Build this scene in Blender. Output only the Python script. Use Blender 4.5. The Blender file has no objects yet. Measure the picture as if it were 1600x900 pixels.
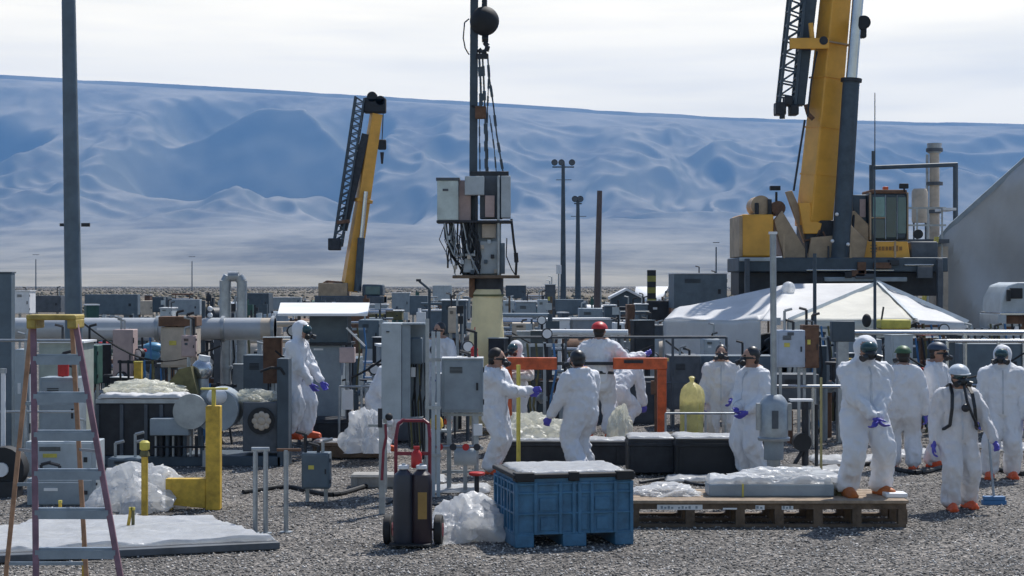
import bpy, math, random
import numpy as np
from mathutils import Vector, Matrix, noise as mnoise
R = math.radians
random.seed(7)
S = bpy.context.scene
COL = S.collection
# ------------------------------------------------------------------ camera
F = 2800.0 / 1600.0            # focal length in picture widths
CH = 2.7                       # camera height
cam = bpy.data.objects.new('camera', bpy.data.cameras.new('camera')); COL.objects.link(cam)
cam.data.sensor_width = 36; cam.data.lens = 36 * F
cam.location = (0, 0, CH); cam.rotation_euler = (R(90), 0, 0)
cam.data.shift_y = 10 / 1600 * -1
cam.data.clip_start = .5; cam.data.clip_end = 60000
S.camera = cam
# ------------------------------------------------------------------ sky, sun, exposure
SUN_EL, SUN_AZ = 55.0, 30.0    # azimuth measured from +Y towards +X
w = bpy.data.worlds.new('World'); S.world = w; w.use_nodes = True
nt = w.node_tree; nt.nodes.clear()
def nn(t, ty, **k):
    n = t.nodes.new(ty)
    for a, b in k.items(): setattr(n, a, b)
    return n
out = nn(nt, 'ShaderNodeOutputWorld'); bg = nn(nt, 'ShaderNodeBackground')
sky = nn(nt, 'ShaderNodeTexSky', sky_type='NISHITA', sun_disc=False, sun_elevation=R(SUN_EL), sun_rotation=R(SUN_AZ), altitude=200, air_density=1.0, dust_density=.6, ozone_density=1.5)
bg.inputs[1].default_value = .105
tc = nn(nt, 'ShaderNodeTexCoord'); sp = nn(nt, 'ShaderNodeSeparateXYZ'); nt.links.new(tc.outputs['Generated'], sp.inputs[0])
# streaky high cloud: noise on the direction, stretched along the horizon
mp = nn(nt, 'ShaderNodeMapping'); mp.inputs['Scale'].default_value = (1.6, 1.6, 17); mp.inputs['Rotation'].default_value = (0, R(2.2), 0); nt.links.new(tc.outputs['Generated'], mp.inputs[0])
no = nn(nt, 'ShaderNodeTexNoise'); no.inputs['Scale'].default_value = 2.6; no.inputs['Detail'].default_value = 6; no.inputs['Roughness'].default_value = .5
nt.links.new(mp.outputs[0], no.inputs['Vector'])
cr = nn(nt, 'ShaderNodeValToRGB'); nt.links.new(no.outputs[0], cr.inputs[0])
cr.color_ramp.elements[0].position = .36; cr.color_ramp.elements[0].color = (15.4, 13.9, 10.6, 1)
cr.color_ramp.elements[1].position = .56; cr.color_ramp.elements[1].color = (18.2, 16.2, 12.0, 1)
# cloud cover: full near the horizon, thinning higher up to open blue sky
mr = nn(nt, 'ShaderNodeMapRange'); mr.inputs[1].default_value = .15; mr.inputs[2].default_value = .24; mr.inputs[3].default_value = .98; mr.inputs[4].default_value = .08
nt.links.new(sp.outputs['Z'], mr.inputs[0])
# the cloud bank lies over the ridge (+Y); behind the camera the sky is open
ma = nn(nt, 'ShaderNodeMapRange', interpolation_type='SMOOTHSTEP'); ma.inputs[1].default_value = .35; ma.inputs[2].default_value = .85; ma.inputs[3].default_value = .12; nt.links.new(sp.outputs['Y'], ma.inputs[0])
mm = nn(nt, 'ShaderNodeMath', operation='MULTIPLY'); nt.links.new(mr.outputs[0], mm.inputs[0]); nt.links.new(ma.outputs[0], mm.inputs[1])
mx = nn(nt, 'ShaderNodeMix', data_type='RGBA'); nt.links.new(mm.outputs[0], mx.inputs[0]); nt.links.new(sky.outputs[0], mx.inputs[6]); nt.links.new(cr.outputs[0], mx.inputs[7])
nt.links.new(mx.outputs[2], bg.inputs[0]); nt.links.new(bg.outputs[0], out.inputs[0])
sl = bpy.data.lights.new('sun', 'SUN'); sl.energy = 4.6; sl.angle = R(.55); sl.color = (1, .965, .91)
sun = bpy.data.objects.new('sun', sl); COL.objects.link(sun)
sd = Vector((math.sin(R(SUN_AZ)) * math.cos(R(SUN_EL)), math.cos(R(SUN_AZ)) * math.cos(R(SUN_EL)), math.sin(R(SUN_EL))))
sun.rotation_euler = sd.to_track_quat('Z', 'Y').to_euler()
vs = S.view_settings; vs.view_transform = 'Standard'; vs.look = 'None'; vs.exposure = .26; vs.gamma = 1; vs.use_curve_mapping = False
S.cycles.max_bounces = 6; S.cycles.volume_bounces = 0; S.cycles.transparent_max_bounces = 8

# ------------------------------------------------------------------ helpers
def W(px, py, D): return Vector(((px - 800) * D / 2800, D, CH - (py - 440) * D / 2800))
def GD(py): return CH * 2800 / (py - 440)
def GX(px, py): d = GD(py); return (px - 800) * d / 2800, d
MC = {}
def M(name, col, rough=.6, metal=0., var=.25, vs_=3., bump=.0, bs=30., trans=0., spec=None, dirt=None, clear=0):
    if name in MC: return MC[name]
    m = bpy.data.materials.new(name); m.use_nodes = True; t = m.node_tree
    p = t.nodes['Principled BSDF']; p.inputs['Roughness'].default_value = rough; p.inputs['Metallic'].default_value = metal
    if spec is not None: p.inputs['Specular IOR Level'].default_value = spec
    c = nn(t, 'ShaderNodeTexCoord'); n = nn(t, 'ShaderNodeTexNoise'); n.inputs['Scale'].default_value = vs_; n.inputs['Detail'].default_value = 8; n.inputs['Roughness'].default_value = .65
    t.links.new(c.outputs['Object'], n.inputs['Vector'])
    rp = nn(t, 'ShaderNodeValToRGB'); t.links.new(n.outputs[0], rp.inputs[0])
    d = dirt or tuple(x * (1 - var) for x in col)
    rp.color_ramp.elements[0].position = .33; rp.color_ramp.elements[0].color = (*d, 1)
    rp.color_ramp.elements[1].position = .62; rp.color_ramp.elements[1].color = (*[min(1, x * (1 + var * .25)) for x in col], 1)
    t.links.new(rp.outputs[0], p.inputs['Base Color'])
    if bump:
        n2 = nn(t, 'ShaderNodeTexNoise'); n2.inputs['Scale'].default_value = bs; n2.inputs['Detail'].default_value = 5; t.links.new(c.outputs['Object'], n2.inputs['Vector'])
        b = nn(t, 'ShaderNodeBump'); b.inputs['Strength'].default_value = bump; b.inputs['Distance'].default_value = .02
        t.links.new(n2.outputs[0], b.inputs['Height']); t.links.new(b.outputs[0], p.inputs['Normal'])
    if trans:
        tr = nn(t, 'ShaderNodeBsdfTranslucent'); t.links.new(rp.outputs[0], tr.inputs[0]); ms = nn(t, 'ShaderNodeMixShader'); ms.inputs[0].default_value = trans
        o = t.nodes['Material Output']; t.links.new(p.outputs[0], ms.inputs[1]); t.links.new(tr.outputs[0], ms.inputs[2]); t.links.new(ms.outputs[0], o.inputs[0])
        if clear:
            tp = nn(t, 'ShaderNodeBsdfTransparent'); m3 = nn(t, 'ShaderNodeMixShader'); m3.inputs[0].default_value = clear; t.links.new(ms.outputs[0], m3.inputs[1]); t.links.new(tp.outputs[0], m3.inputs[2]); t.links.new(m3.outputs[0], o.inputs[0])
    MC[name] = m; return m
class MB:
    def __init__(s): s.v = []; s.f = []
    def add(s, vs, fs):
        k = len(s.v); s.v += [tuple(v) for v in vs]; s.f += [tuple(i + k for i in f) for f in fs]; return s
    def box(s, c, d, rz=0, m=None):
        hx, hy, hz = d[0] / 2, d[1] / 2, d[2] / 2
        q = m if m is not None else Matrix.Rotation(rz, 3, 'Z')
        vs = [Vector(c) + q @ Vector((x * hx, y * hy, z * hz)) for x in (-1, 1) for y in (-1, 1) for z in (-1, 1)]
        return s.add(vs, [(0, 1, 3, 2), (4, 6, 7, 5), (0, 4, 5, 1), (2, 3, 7, 6), (0, 2, 6, 4), (1, 5, 7, 3)])
    def b2(s, x0, x1, y0, y1, z0, z1): return s.box(((x0 + x1) / 2, (y0 + y1) / 2, (z0 + z1) / 2), (abs(x1 - x0), abs(y1 - y0), abs(z1 - z0)))
    def bar(s, p, q, w, d=None, roll=0, w2=None):
        p = Vector(p); q = Vector(q); d = d or w; a = (q - p).normalized()
        u = a.cross(Vector((0, 1, 0)));
        if u.length < .01: u = Vector((1, 0, 0))
        u.normalize(); v = a.cross(u)
        rt = Matrix.Rotation(roll, 3, a); u = rt @ u; v = rt @ v
        k = (w2 / w) if w2 else 1
        vs = [c + u * x * w / 2 * kk + v * y * d / 2 * kk for c, kk in ((p, 1), (q, k)) for x, y in ((-1, -1), (1, -1), (1, 1), (-1, 1))]
        return s.add(vs, [(3, 2, 1, 0), (4, 5, 6, 7), (0, 1, 5, 4), (1, 2, 6, 5), (2, 3, 7, 6), (3, 0, 4, 7)])
    def cyl(s, p, q, r, r2=None, n=12):
        p = Vector(p); q = Vector(q); r2 = r if r2 is None else r2; a = (q - p).normalized()
        u = a.orthogonal().normalized(); v = a.cross(u); vs = []
        for c, rr in ((p, r), (q, r2)):
            for i in range(n): t = 2 * math.pi * i / n; vs.append(c + (u * math.cos(t) + v * math.sin(t)) * rr)
        fs = [(i, (i + 1) % n, n + (i + 1) % n, n + i) for i in range(n)] + [tuple(range(n))[::-1], tuple(range(n, 2 * n))]
        return s.add(vs, fs)
    def tube(s, pts, r, n=8):
        for a, b in zip(pts, pts[1:]): s.cyl(a, b, r, r, n)
        return s
    def sph(s, c, r, m=None, n=14, h=9):
        r = (r, r, r) if not hasattr(r, '__len__') else r; c = Vector(c); vs = []
        for j in range(1, h):
            t = math.pi * j / h
            for i in range(n):
                p = 2 * math.pi * i / n; q = Vector((r[0] * math.sin(t) * math.cos(p), r[1] * math.sin(t) * math.sin(p), r[2] * math.cos(t)))
                vs.append(c + (m @ q if m is not None else q))
        tp = Vector((0, 0, r[2])); vs += [c + (m @ tp if m is not None else tp), c - (m @ tp if m is not None else tp)]
        fs = [((j) * n + i, (j + 1) * n + i, (j + 1) * n + (i + 1) % n, j * n + (i + 1) % n) for j in range(h - 2) for i in range(n)]
        a = len(vs) - 2
        fs += [(a, i, (i + 1) % n) for i in range(n)] + [(a + 1, (h - 2) * n + (i + 1) % n, (h - 2) * n + i) for i in range(n)]
        return s.add(vs, fs)
    def lathe(s, prof, c=(0, 0, 0), n=20):
        c = Vector(c); vs = []; k = len(prof)
        for r, z in prof:
            for i in range(n): t = 2 * math.pi * i / n; vs.append(c + Vector((r * math.cos(t), r * math.sin(t), z)))
        fs = [(j * n + i, j * n + (i + 1) % n, (j + 1) * n + (i + 1) % n, (j + 1) * n + i) for j in range(k - 1) for i in range(n)]
        fs += [tuple(range(n))[::-1], tuple(range((k - 1) * n, k * n))]
        return s.add(vs, fs)
    def prism(s, poly, y0, y1):       # poly in (x,z)
        n = len(poly); vs = [(x, y0, z) for x, z in poly] + [(x, y1, z) for x, z in poly]
        return s.add(vs, [tuple(range(n)), tuple(range(n, 2 * n))[::-1]] + [(i, n + i, n + (i + 1) % n, (i + 1) % n) for i in range(n)])
    def slab(s, poly, z0, z1):        # poly in (x,y)
        n = len(poly); vs = [(x, y, z0) for x, y in poly] + [(x, y, z1) for x, y in poly]
        return s.add(vs, [tuple(range(n))[::-1], tuple(range(n, 2 * n))] + [(i, (i + 1) % n, n + (i + 1) % n, n + i) for i in range(n)])
    def build(s, name, mat, parent=None, bevel=0, smooth=True, fix=True):
        me = bpy.data.meshes.new(name); me.from_pydata(s.v, [], s.f); me.validate()
        if fix:
            import bmesh
            b = bmesh.new(); b.from_mesh(me); bmesh.ops.recalc_face_normals(b, faces=b.faces); b.to_mesh(me); b.free()
        o = bpy.data.objects.new(name, me); COL.objects.link(o); me.materials.append(mat)
        if smooth:
            me.polygons.foreach_set('use_smooth', [True] * len(me.polygons)); me.set_sharp_from_angle(angle=.65)
        if bevel:
            b = o.modifiers.new('bevel', 'BEVEL'); b.width = bevel; b.segments = 2; b.limit_method = 'ANGLE'
        if parent is not None: o.parent = parent.o if isinstance(parent, Thing) else parent
        return o
class Thing:
    def __init__(s, name, label, cat, loc, rz=0, group=None):
        s.o = bpy.data.objects.new(name, None); COL.objects.link(s.o); s.o.location = loc; s.o.rotation_euler = (0, 0, rz)
        s.o['label'] = label; s.o['category'] = cat
        if group: s.o['group'] = group
        s.loc = Vector(loc); s.inv = Matrix.Rotation(-rz, 3, 'Z'); s.o.empty_display_size = .2
    def l(s, px, py, dD=0): return s.inv @ (W(px, py, s.loc.y + dD) - s.loc)
def ground(px, py): d = GD(py); return ((px - 800) * d / 2800, d, 0)
def at(px, D, z=0): return ((px - 800) * D / 2800, D, z)
def tag(o, label=None, cat=None, group=None, kind=None):
    for k, v in (('label', label), ('category', cat), ('group', group), ('kind', kind)):
        if v: o[k] = v
    return o
DG = bpy.context.evaluated_depsgraph_get
def remesh(mb, vox):
    me = bpy.data.meshes.new('tmp'); me.from_pydata(mb.v, [], mb.f)
    import bmesh
    b = bmesh.new(); b.from_mesh(me); bmesh.ops.recalc_face_normals(b, faces=b.faces); b.to_mesh(me); b.free()
    o = bpy.data.objects.new('tmp', me); COL.objects.link(o)
    m = o.modifiers.new('r', 'REMESH'); m.mode = 'VOXEL'; m.voxel_size = vox
    m2 = o.modifiers.new('s', 'SMOOTH'); m2.factor = .5; m2.iterations = 2
    dg = DG(); r = bpy.data.meshes.new_from_object(o.evaluated_get(dg)); bpy.data.objects.remove(o); bpy.data.meshes.remove(me)
    r.polygons.foreach_set('use_smooth', [True] * len(r.polygons)); return r
def crumple(name, mat, parent, poly_r, hgt, seed=0, sub=4, rough=1.0, loc=(0, 0, 0), flat=.35):
    """heap of loose sheeting: squashed sphere with folds"""
    import bmesh
    b = bmesh.new(); bmesh.ops.create_icosphere(b, subdivisions=sub + 1, radius=1)
    so = Vector((seed * 3.1, seed * 1.7, 0))
    for v in b.verts:
        p = v.co.copy()
        pv_ = Vector((p.x, p.y, p.z * .45)); k1 = mnoise.noise(p * 1.5 + so)
        d = .95 + .42 * k1 + rough * .20 * (1 - 2.6 * abs(mnoise.noise(pv_ * 2.4 + so))) + rough * .09 * (1 - 2.6 * abs(mnoise.noise(pv_ * 5.6 + so * 2))) + rough * .03 * (1 - 2.6 * abs(mnoise.noise(p * 11 + so)))
        d *= 1 + .25 * max(0, .35 - p.z)
        p = p * d; z = p.z
        if z < -flat: z = -flat
        v.co = Vector((p.x * poly_r[0], p.y * poly_r[1], (z + flat) / (1 + flat) * hgt))
    me = bpy.data.meshes.new(name); b.to_mesh(me); b.free()
    o = bpy.data.objects.new(name, me); COL.objects.link(o); me.materials.append(mat); o.location = loc
    me.polygons.foreach_set('use_smooth', [True] * len(me.polygons)); me.set_sharp_from_angle(angle=.75)
    if parent is not None: o.parent = parent.o if isinstance(parent, Thing) else parent
    return o
def sheet(name, mat, parent, x0, x1, y0, y1, z, amp, seed=0, step=.04, drop=.0, fn=None):
    """crumpled sheet lying on a surface, with thickness"""
    nx = max(2, int((x1 - x0) / step)); ny = max(2, int((y1 - y0) / step)); vs = []; fs = []
    for j in range(ny + 1):
        for i in range(nx + 1):
            x = x0 + (x1 - x0) * i / nx; y = y0 + (y1 - y0) * j / ny
            p = Vector((x * 2.2 + seed, y * 2.2, seed))
            h = (1 - 2 * abs(mnoise.noise(p))) * .6 + (1 - 2 * abs(mnoise.noise(p * 2.7))) * .4 + .3 * mnoise.noise(p * 6)
            zz = z + amp * max(0, h + .25)
            e = min(i, nx - i, j, ny - j)
            if e == 0: zz = z - drop
            xx, yy = (x + .03 * mnoise.noise(p * 2 + Vector((9, 0, 0))), y + .03 * mnoise.noise(p * 2 + Vector((0, 9, 0))))
            if fn: xx, yy = fn(xx, yy)
            vs.append((xx, yy, zz))
    for j in range(ny):
        for i in range(nx): a = j * (nx + 1) + i; fs.append((a, a + 1, a + nx + 2, a + nx + 1))
    m = MB().add(vs, fs); o = m.build(name, mat, parent, fix=False)
    s = o.modifiers.new('thick', 'SOLIDIFY'); s.thickness = .006; s.offset = 1
    return o

# ------------------------------------------------------------------ materials
m_galv = M('galvanised', (.36, .39, .41), .45, .6, .3, 4)
m_grey = M('grey_paint', (.26, .31, .35), .5, 0, .22, 3)
m_lgrey = M('light_grey_paint', (.42, .47, .50), .5, 0, .2, 3)
m_dgrey = M('dark_grey_paint', (.085, .1, .12), .6, 0, .35, 4)
m_blugrey = M('blue_grey_paint', (.10, .14, .175), .55, 0, .25, 3)
m_slate = M('slate_steel', (.06, .085, .11), .55, .2, .3, 3)
m_black = M('black_rubber', (.018, .019, .021), .7, 0, .3, 6)
m_dark = M('dark_steel', (.035, .038, .045), .55, .4, .4, 5)
m_rust = M('rusty_brown', (.16, .085, .05), .8, 0, .45, 6)
m_brown = M('weathered_wood', (.15, .105, .07), .85, 0, .45, 9, .3, 40)
m_wood = M('pale_wood', (.36, .27, .19), .85, 0, .35, 12, .3, 40)
m_yel = M('yellow_paint', (.60, .39, .045), .55, 0, .42, 7)
m_lyel = M('faded_yellow', (.60, .52, .10), .6, 0, .3, 5)
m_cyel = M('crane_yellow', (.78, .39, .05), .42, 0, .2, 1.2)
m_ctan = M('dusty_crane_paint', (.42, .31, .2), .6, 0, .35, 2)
m_white = M('white_paint', (.76, .77, .78), .5, 0, .12, 3)
m_tarp = M('white_tarp', (.78, .78, .78), .55, 0, .1, 2, .25, 9, trans=.3)
m_cream = M('cream_fabric', (.80, .78, .70), .7, 0, .12, 2, .2, 12, trans=.3)
m_ysleeve = M('pale_yellow_sleeve', (.90, .80, .50), .6, 0, .14, 2.5, .3, 10, trans=.2)
m_domegrey = M('grey_fabric', (.44, .46, .48), .65, 0, .14, .5, .3, 2.5)
m_plas = M('plastic_film', (.86, .87, .88), .22, 0, .1, 5, .9, 16, trans=.45, clear=.30)
m_yplas = M('yellow_plastic_film', (.85, .84, .74), .25, 0, .12, 6, .9, 16, trans=.45, clear=.30)
m_orange = M('orange_paint', (.62, .11, .03), .55, 0, .45, 6)
m_oboot = M('orange_rubber', (.75, .11, .03), .5, 0, .25, 8)
m_bboot = M('brown_rubber', (.50, .14, .03), .6, 0, .4, 9)
m_olive = M('olive_rubber', (.13, .12, .05), .7, 0, .4, 9)
m_red = M('red_paint', (.50, .02, .02), .45, 0, .2, 5)
m_maroon = M('maroon_paint', (.20, .018, .035), .5, 0, .3, 5)
m_suit = M('white_coverall', (.79, .80, .83), .7, 0, .07, 5, .9, 13, trans=.12)
m_suit2 = M('soiled_coverall', (.74, .73, .74), .7, 0, .12, 4, .9, 13, trans=.12)
m_glove = M('violet_nitrile', (.085, .075, .45), .4, 0, .2, 9)
m_skin = M('skin', (.42, .24, .17), .6, 0, .15, 9)
m_hair = M('dark_hair', (.02, .015, .012), .6, 0, .4, 20)
m_mask = M('black_mask', (.02, .022, .026), .4, 0, .3, 9)
m_glass = M('dark_glass', (.03, .07, .08), .12, 0, .2, 2)
m_tglass = M('teal_glass', (.06, .14, .15), .12, 0, .3, 1.5)
m_bin = M('blue_plastic', (.05, .17, .30), .5, 0, .4, 5, .15, 30)
m_conc = M('concrete', (.34, .33, .31), .9, 0, .3, 4, .4, 30)
m_tan = M('tan_paint', (.50, .43, .35), .7, 0, .25, 3)
m_peach = M('peach_plastic', (.55, .33, .22), .6, 0, .2, 4)
m_fibp = M('pink_fibreglass', (.24, .13, .16), .6, 0, .35, 7)
m_fibo = M('orange_fibreglass', (.42, .25, .16), .6, 0, .35, 7)
m_alum = M('aluminium', (.25, .31, .38), .4, .5, .2, 5)
m_blue = M('blue_paint', (.04, .16, .36), .5, 0, .25, 4)
m_green = M('dark_green_paint', (.03, .10, .08), .6, 0, .3, 4)
m_silver = M('silver_rod', (.50, .52, .54), .25, .9, .15, 2)
m_pinkw = M('pinkish_panel', (.50, .38, .36), .7, 0, .2, 4)

# ------------------------------------------------------------------ noise for the land
_rs = np.random.RandomState(11); _P = _rs.permutation(512); _G = _rs.uniform(0, 2 * np.pi, 512)
def perlin(x, y):
    xi = np.floor(x).astype(int); yi = np.floor(y).astype(int); xf = x - xi; yf = y - yi
    def g(ix, iy, dx, dy):
        a = _G[(_P[(_P[ix & 511] + iy) & 511]) & 511]; return np.cos(a) * dx + np.sin(a) * dy
    u = xf ** 3 * (xf * (xf * 6 - 15) + 10); v = yf ** 3 * (yf * (yf * 6 - 15) + 10)
    a = g(xi, yi, xf, yf); b = g(xi + 1, yi, xf - 1, yf); c = g(xi, yi + 1, xf, yf - 1); d = g(xi + 1, yi + 1, xf - 1, yf - 1)
    return (a + (b - a) * u) * (1 - v) + (c + (d - c) * u) * v
def smooth(a, b, x): t = np.clip((x - a) / (b - a), 0, 1); return t * t * (3 - 2 * t)
def grid_obj(name, X, Y, Z, mat):
    ny, nx = X.shape; me = bpy.data.meshes.new(name); n = nx * ny
    me.vertices.add(n); me.vertices.foreach_set('co', np.stack([X, Y, Z], -1).astype(np.float32).ravel())
    i = np.arange(n).reshape(ny, nx); q = np.stack([i[:-1, :-1], i[:-1, 1:], i[1:, 1:], i[1:, :-1]], -1).reshape(-1, 4)
    me.loops.add(q.size); me.loops.foreach_set('vertex_index', q.ravel().astype(np.int32))
    me.polygons.add(len(q)); me.polygons.foreach_set('loop_start', (np.arange(len(q)) * 4).astype(np.int32)); me.polygons.foreach_set('loop_total', np.full(len(q), 4, np.int32))
    me.update(); me.polygons.foreach_set('use_smooth', np.ones(len(q), bool)); me.materials.append(mat)
    o = bpy.data.objects.new(name, me); COL.objects.link(o); return o

# ------------------------------------------------------------------ ground
def ground_mat():
    m = bpy.data.materials.new('gravel_ground'); m.use_nodes = True; t = m.node_tree; p = t.nodes['Principled BSDF']; p.inputs['Roughness'].default_value = .9
    L = t.links.new
    g = nn(t, 'ShaderNodeNewGeometry'); sx = nn(t, 'ShaderNodeSeparateXYZ'); L(g.outputs['Position'], sx.inputs[0])
    v = nn(t, 'ShaderNodeTexVoronoi'); v.inputs['Scale'].default_value = 36; L(g.outputs['Position'], v.inputs['Vector'])
    bw = nn(t, 'ShaderNodeSeparateColor'); L(v.outputs['Color'], bw.inputs[0])
    r = nn(t, 'ShaderNodeValToRGB'); L(bw.outputs[0], r.inputs[0]); e = r.color_ramp.elements
    e[0].position = 0; e[0].color = (.022, .022, .024, 1); e[1].position = 1; e[1].color = (.58, .54, .50, 1)
    k = e.new(.45); k.color = (.14, .132, .124, 1); k = e.new(.8); k.color = (.31, .29, .27, 1)
    n = nn(t, 'ShaderNodeTexNoise'); n.inputs['Scale'].default_value = .7; n.inputs['Detail'].default_value = 7; L(g.outputs['Position'], n.inputs['Vector'])
    r2 = nn(t, 'ShaderNodeValToRGB'); L(n.outputs[0], r2.inputs[0]); r2.color_ramp.elements[0].position = .3; r2.color_ramp.elements[0].color = (.42, .41, .40, 1); r2.color_ramp.elements[1].position = .7; r2.color_ramp.elements[1].color = (1, .97, .93, 1)
    mu = nn(t, 'ShaderNodeMix', data_type='RGBA', blend_type='MULTIPLY'); mu.inputs[0].default_value = 1; L(r.outputs[0], mu.inputs[6]); L(r2.outputs[0], mu.inputs[7])
    # dry steppe further out
    n3 = nn(t, 'ShaderNodeTexNoise'); n3.inputs['Scale'].default_value = .02; n3.inputs['Detail'].default_value = 9; n3.inputs['Roughness'].default_value = .7; L(g.outputs['Position'], n3.inputs['Vector'])
    r3 = nn(t, 'ShaderNodeValToRGB'); L(n3.outputs[0], r3.inputs[0]); r3.color_ramp.elements[0].position = .42; r3.color_ramp.elements[0].color = (.06, .05, .035, 1); r3.color_ramp.elements[1].position = .62; r3.color_ramp.elements[1].color = (.20, .16, .11, 1)
    mr = nn(t, 'ShaderNodeMapRange'); mr.inputs[1].default_value = 90; mr.inputs[2].default_value = 170; L(sx.outputs['Y'], mr.inputs[0])
    mx = nn(t, 'ShaderNodeMix', data_type='RGBA'); L(mr.outputs[0], mx.inputs[0]); L(mu.outputs[2], mx.inputs[6]); L(r3.outputs[0], mx.inputs[7])
    L(mx.outputs[2], p.inputs['Base Color'])
    b = nn(t, 'ShaderNodeBump'); b.inputs['Strength'].default_value = 1; b.inputs['Distance'].default_value = .03; b.invert = True
    L(v.outputs['Distance'], b.inputs['Height']); L(b.outputs[0], p.inputs['Normal']); return m
def gz(x, y): return 0 * x
ys = np.concatenate([np.linspace(-60, 60, 25), np.geomspace(70, 2600, 40), np.array([8980.])]); xs = np.concatenate([[-9400], np.linspace(-3000, 3000, 61), [9400]])
X, Y = np.meshgrid(xs, ys); g = grid_obj('ground', X, Y, np.where(Y > 300, -np.minimum(4, (Y - 300) * .002), 0.) + 0 * X, ground_mat()); g['kind'] = 'structure'

# ------------------------------------------------------------------ hills
def hills():
    # depth rows denser where the slopes show
    ys = np.concatenate([np.linspace(2300, 5600, 110), np.linspace(5612, 8900, 330), np.linspace(8910, 8960, 3)])
    xs = np.concatenate([np.linspace(-9000, -3400, 60, endpoint=False), np.linspace(-3400, 3400, 620), np.linspace(3430, 9000, 60)])
    X, Y = np.meshgrid(xs, ys)
    px = 800 + X * 2800 / 8400
    ridge = np.interp(px, [-1500, -400, 0, 200, 430, 600, 800, 1000, 1200, 1400, 1600, 2200, 3200], [90, 105, 119, 130, 143, 153, 165, 178, 187, 192, 195, 205, 230])
    RH = (440 - ridge) * 8400 / 2800 + 3 * 0 + 2.7
    base = 10 + 190 * smooth(2300, 6200, Y) * ((Y - 2300) / 3900).clip(0, 1) ** .6
    t = ((Y - 5900) / 2500).clip(0, 1); up = .15 * t + .85 * smooth(0, 1, t * 1.02) 
    H = base * (1 - up) + RH * up
    wx = X + 260 * perlin(X / 900, Y / 900) + 90 * perlin(X / 300 + 9, Y / 300); wy = Y + 260 * perlin(X / 900 + 40, Y / 900 + 7)
    sx = (wx * .93 + wy * .36); sy = (-wx * .36 + wy * .93)
    amp = smooth(5400, 6500, Y) * (1 - .93 * smooth(6900, 8150, Y))
    rg = lambda n, e: .5 - np.sqrt(n * n + e * e); f1 = rg(perlin(sx / 820 + 3, sy / 1300), .035); f2 = rg(perlin(sx / 330 + 8, sy / 520 + 5), .03); f3 = rg(perlin(sx / 140, sy / 210 + 2), .03)
    f4 = perlin(X / 60, Y / 90)
    H = H + amp * (270 * (f1 - .25) + 135 * (f2 - .25) + 62 * (f3 - .25) + 9 * f4)
    low = smooth(2500, 4200, Y) * (1 - amp); H = H + low * (10 * perlin(X / 700, Y / 500) + 5 * np.abs(perlin(X / 200, Y / 300)))
    # the amphitheatre with the dark, steep face left of the middle
    cx, cy = (395 - 800) * 6900 / 2800, 6900
    for (cx, cy, rx, ry, fl, st, top) in ((-2150, 6850, 200, 240, 260, .35, 420),):
        r = np.sqrt(((X - cx) / rx) ** 2 + ((Y - cy) / ry) ** 2)
        wall = fl + np.maximum(0, r - .72) * 520 * st * 1.35
        blend = smooth(2.2, 1.7, r) if False else 1 - smooth(1.5, 2.3, r)
        H = np.where(wall < H, H * (1 - blend) + wall * blend, H)
    # steep, flat topped spur left of the middle, its face turned from the sun
    wob = 30 * perlin(X / 260, Y / 260) + 14 * perlin(X / 90, Y / 90)
    roofl = 690 - .50 * np.maximum(0, -1010 - X) - .95 * np.maximum(0, X + 830) + wob * .5
    face = 215 + (Y - 6700) * 1.0 + .25 * (X + 1000) + wob
    S_ = np.maximum(215 + wob, np.minimum(roofl, face))
    wr = smooth(-1560, -1250, X) * (1 - smooth(-640, -470, X)) * smooth(6250, 6650, Y) * (1 - smooth(7350, 7700, Y))
    H = H * (1 - wr) + S_ * wr
    cap_ = (RH - 2.7) * Y / 8400 + 2.7 - 10 * smooth(8400, 7600, Y) * 0 - np.where(Y < 8350, 7, 0); H = np.where(Y < 8350, cap_ - 14 * np.logaddexp(0, (cap_ - H) / 14) + (cap_ - H) * 0, H); H = np.minimum(H, RH + 2)
    edge = smooth(2300, 2700, Y); H = H * edge - 6 * (1 - edge)
    m = bpy.data.materials.new('dry_grass_hills'); m.use_nodes = True; tt = m.node_tree; p = tt.nodes['Principled BSDF']; p.inputs['Roughness'].default_value = 1; p.inputs['Specular IOR Level'].default_value = 0
    g = nn(tt, 'ShaderNodeNewGeometry'); mp = nn(tt, 'ShaderNodeMapping'); mp.inputs['Scale'].default_value = (.0022, .0011, .004); tt.links.new(g.outputs['Position'], mp.inputs[0])
    n = nn(tt, 'ShaderNodeTexNoise'); n.inputs['Scale'].default_value = 1; n.inputs['Detail'].default_value = 9; n.inputs['Roughness'].default_value = .66; tt.links.new(mp.outputs[0], n.inputs['Vector'])
    r = nn(tt, 'ShaderNodeValToRGB'); tt.links.new(n.outputs[0], r.inputs[0]); e = r.color_ramp.elements
    e[0].position = .36; e[0].color = (.17, .155, .125, 1); e[1].position = .68; e[1].color = (.46, .41, .32, 1); k = e.new(.5); k.color = (.32, .29, .225, 1)
    # shade painted into the colour: steeper slopes darken, deepening the spur's shadowed face
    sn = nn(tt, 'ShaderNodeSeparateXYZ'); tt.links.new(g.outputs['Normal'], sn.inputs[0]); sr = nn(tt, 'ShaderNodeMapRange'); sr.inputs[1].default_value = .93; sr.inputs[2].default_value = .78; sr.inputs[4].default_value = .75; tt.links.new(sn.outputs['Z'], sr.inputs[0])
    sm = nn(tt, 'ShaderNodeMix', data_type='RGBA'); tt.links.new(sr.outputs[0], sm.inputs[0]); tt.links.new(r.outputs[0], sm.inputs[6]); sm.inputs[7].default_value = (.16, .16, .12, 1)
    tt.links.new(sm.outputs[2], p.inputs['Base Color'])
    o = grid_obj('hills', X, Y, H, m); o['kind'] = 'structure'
hills()
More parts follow.
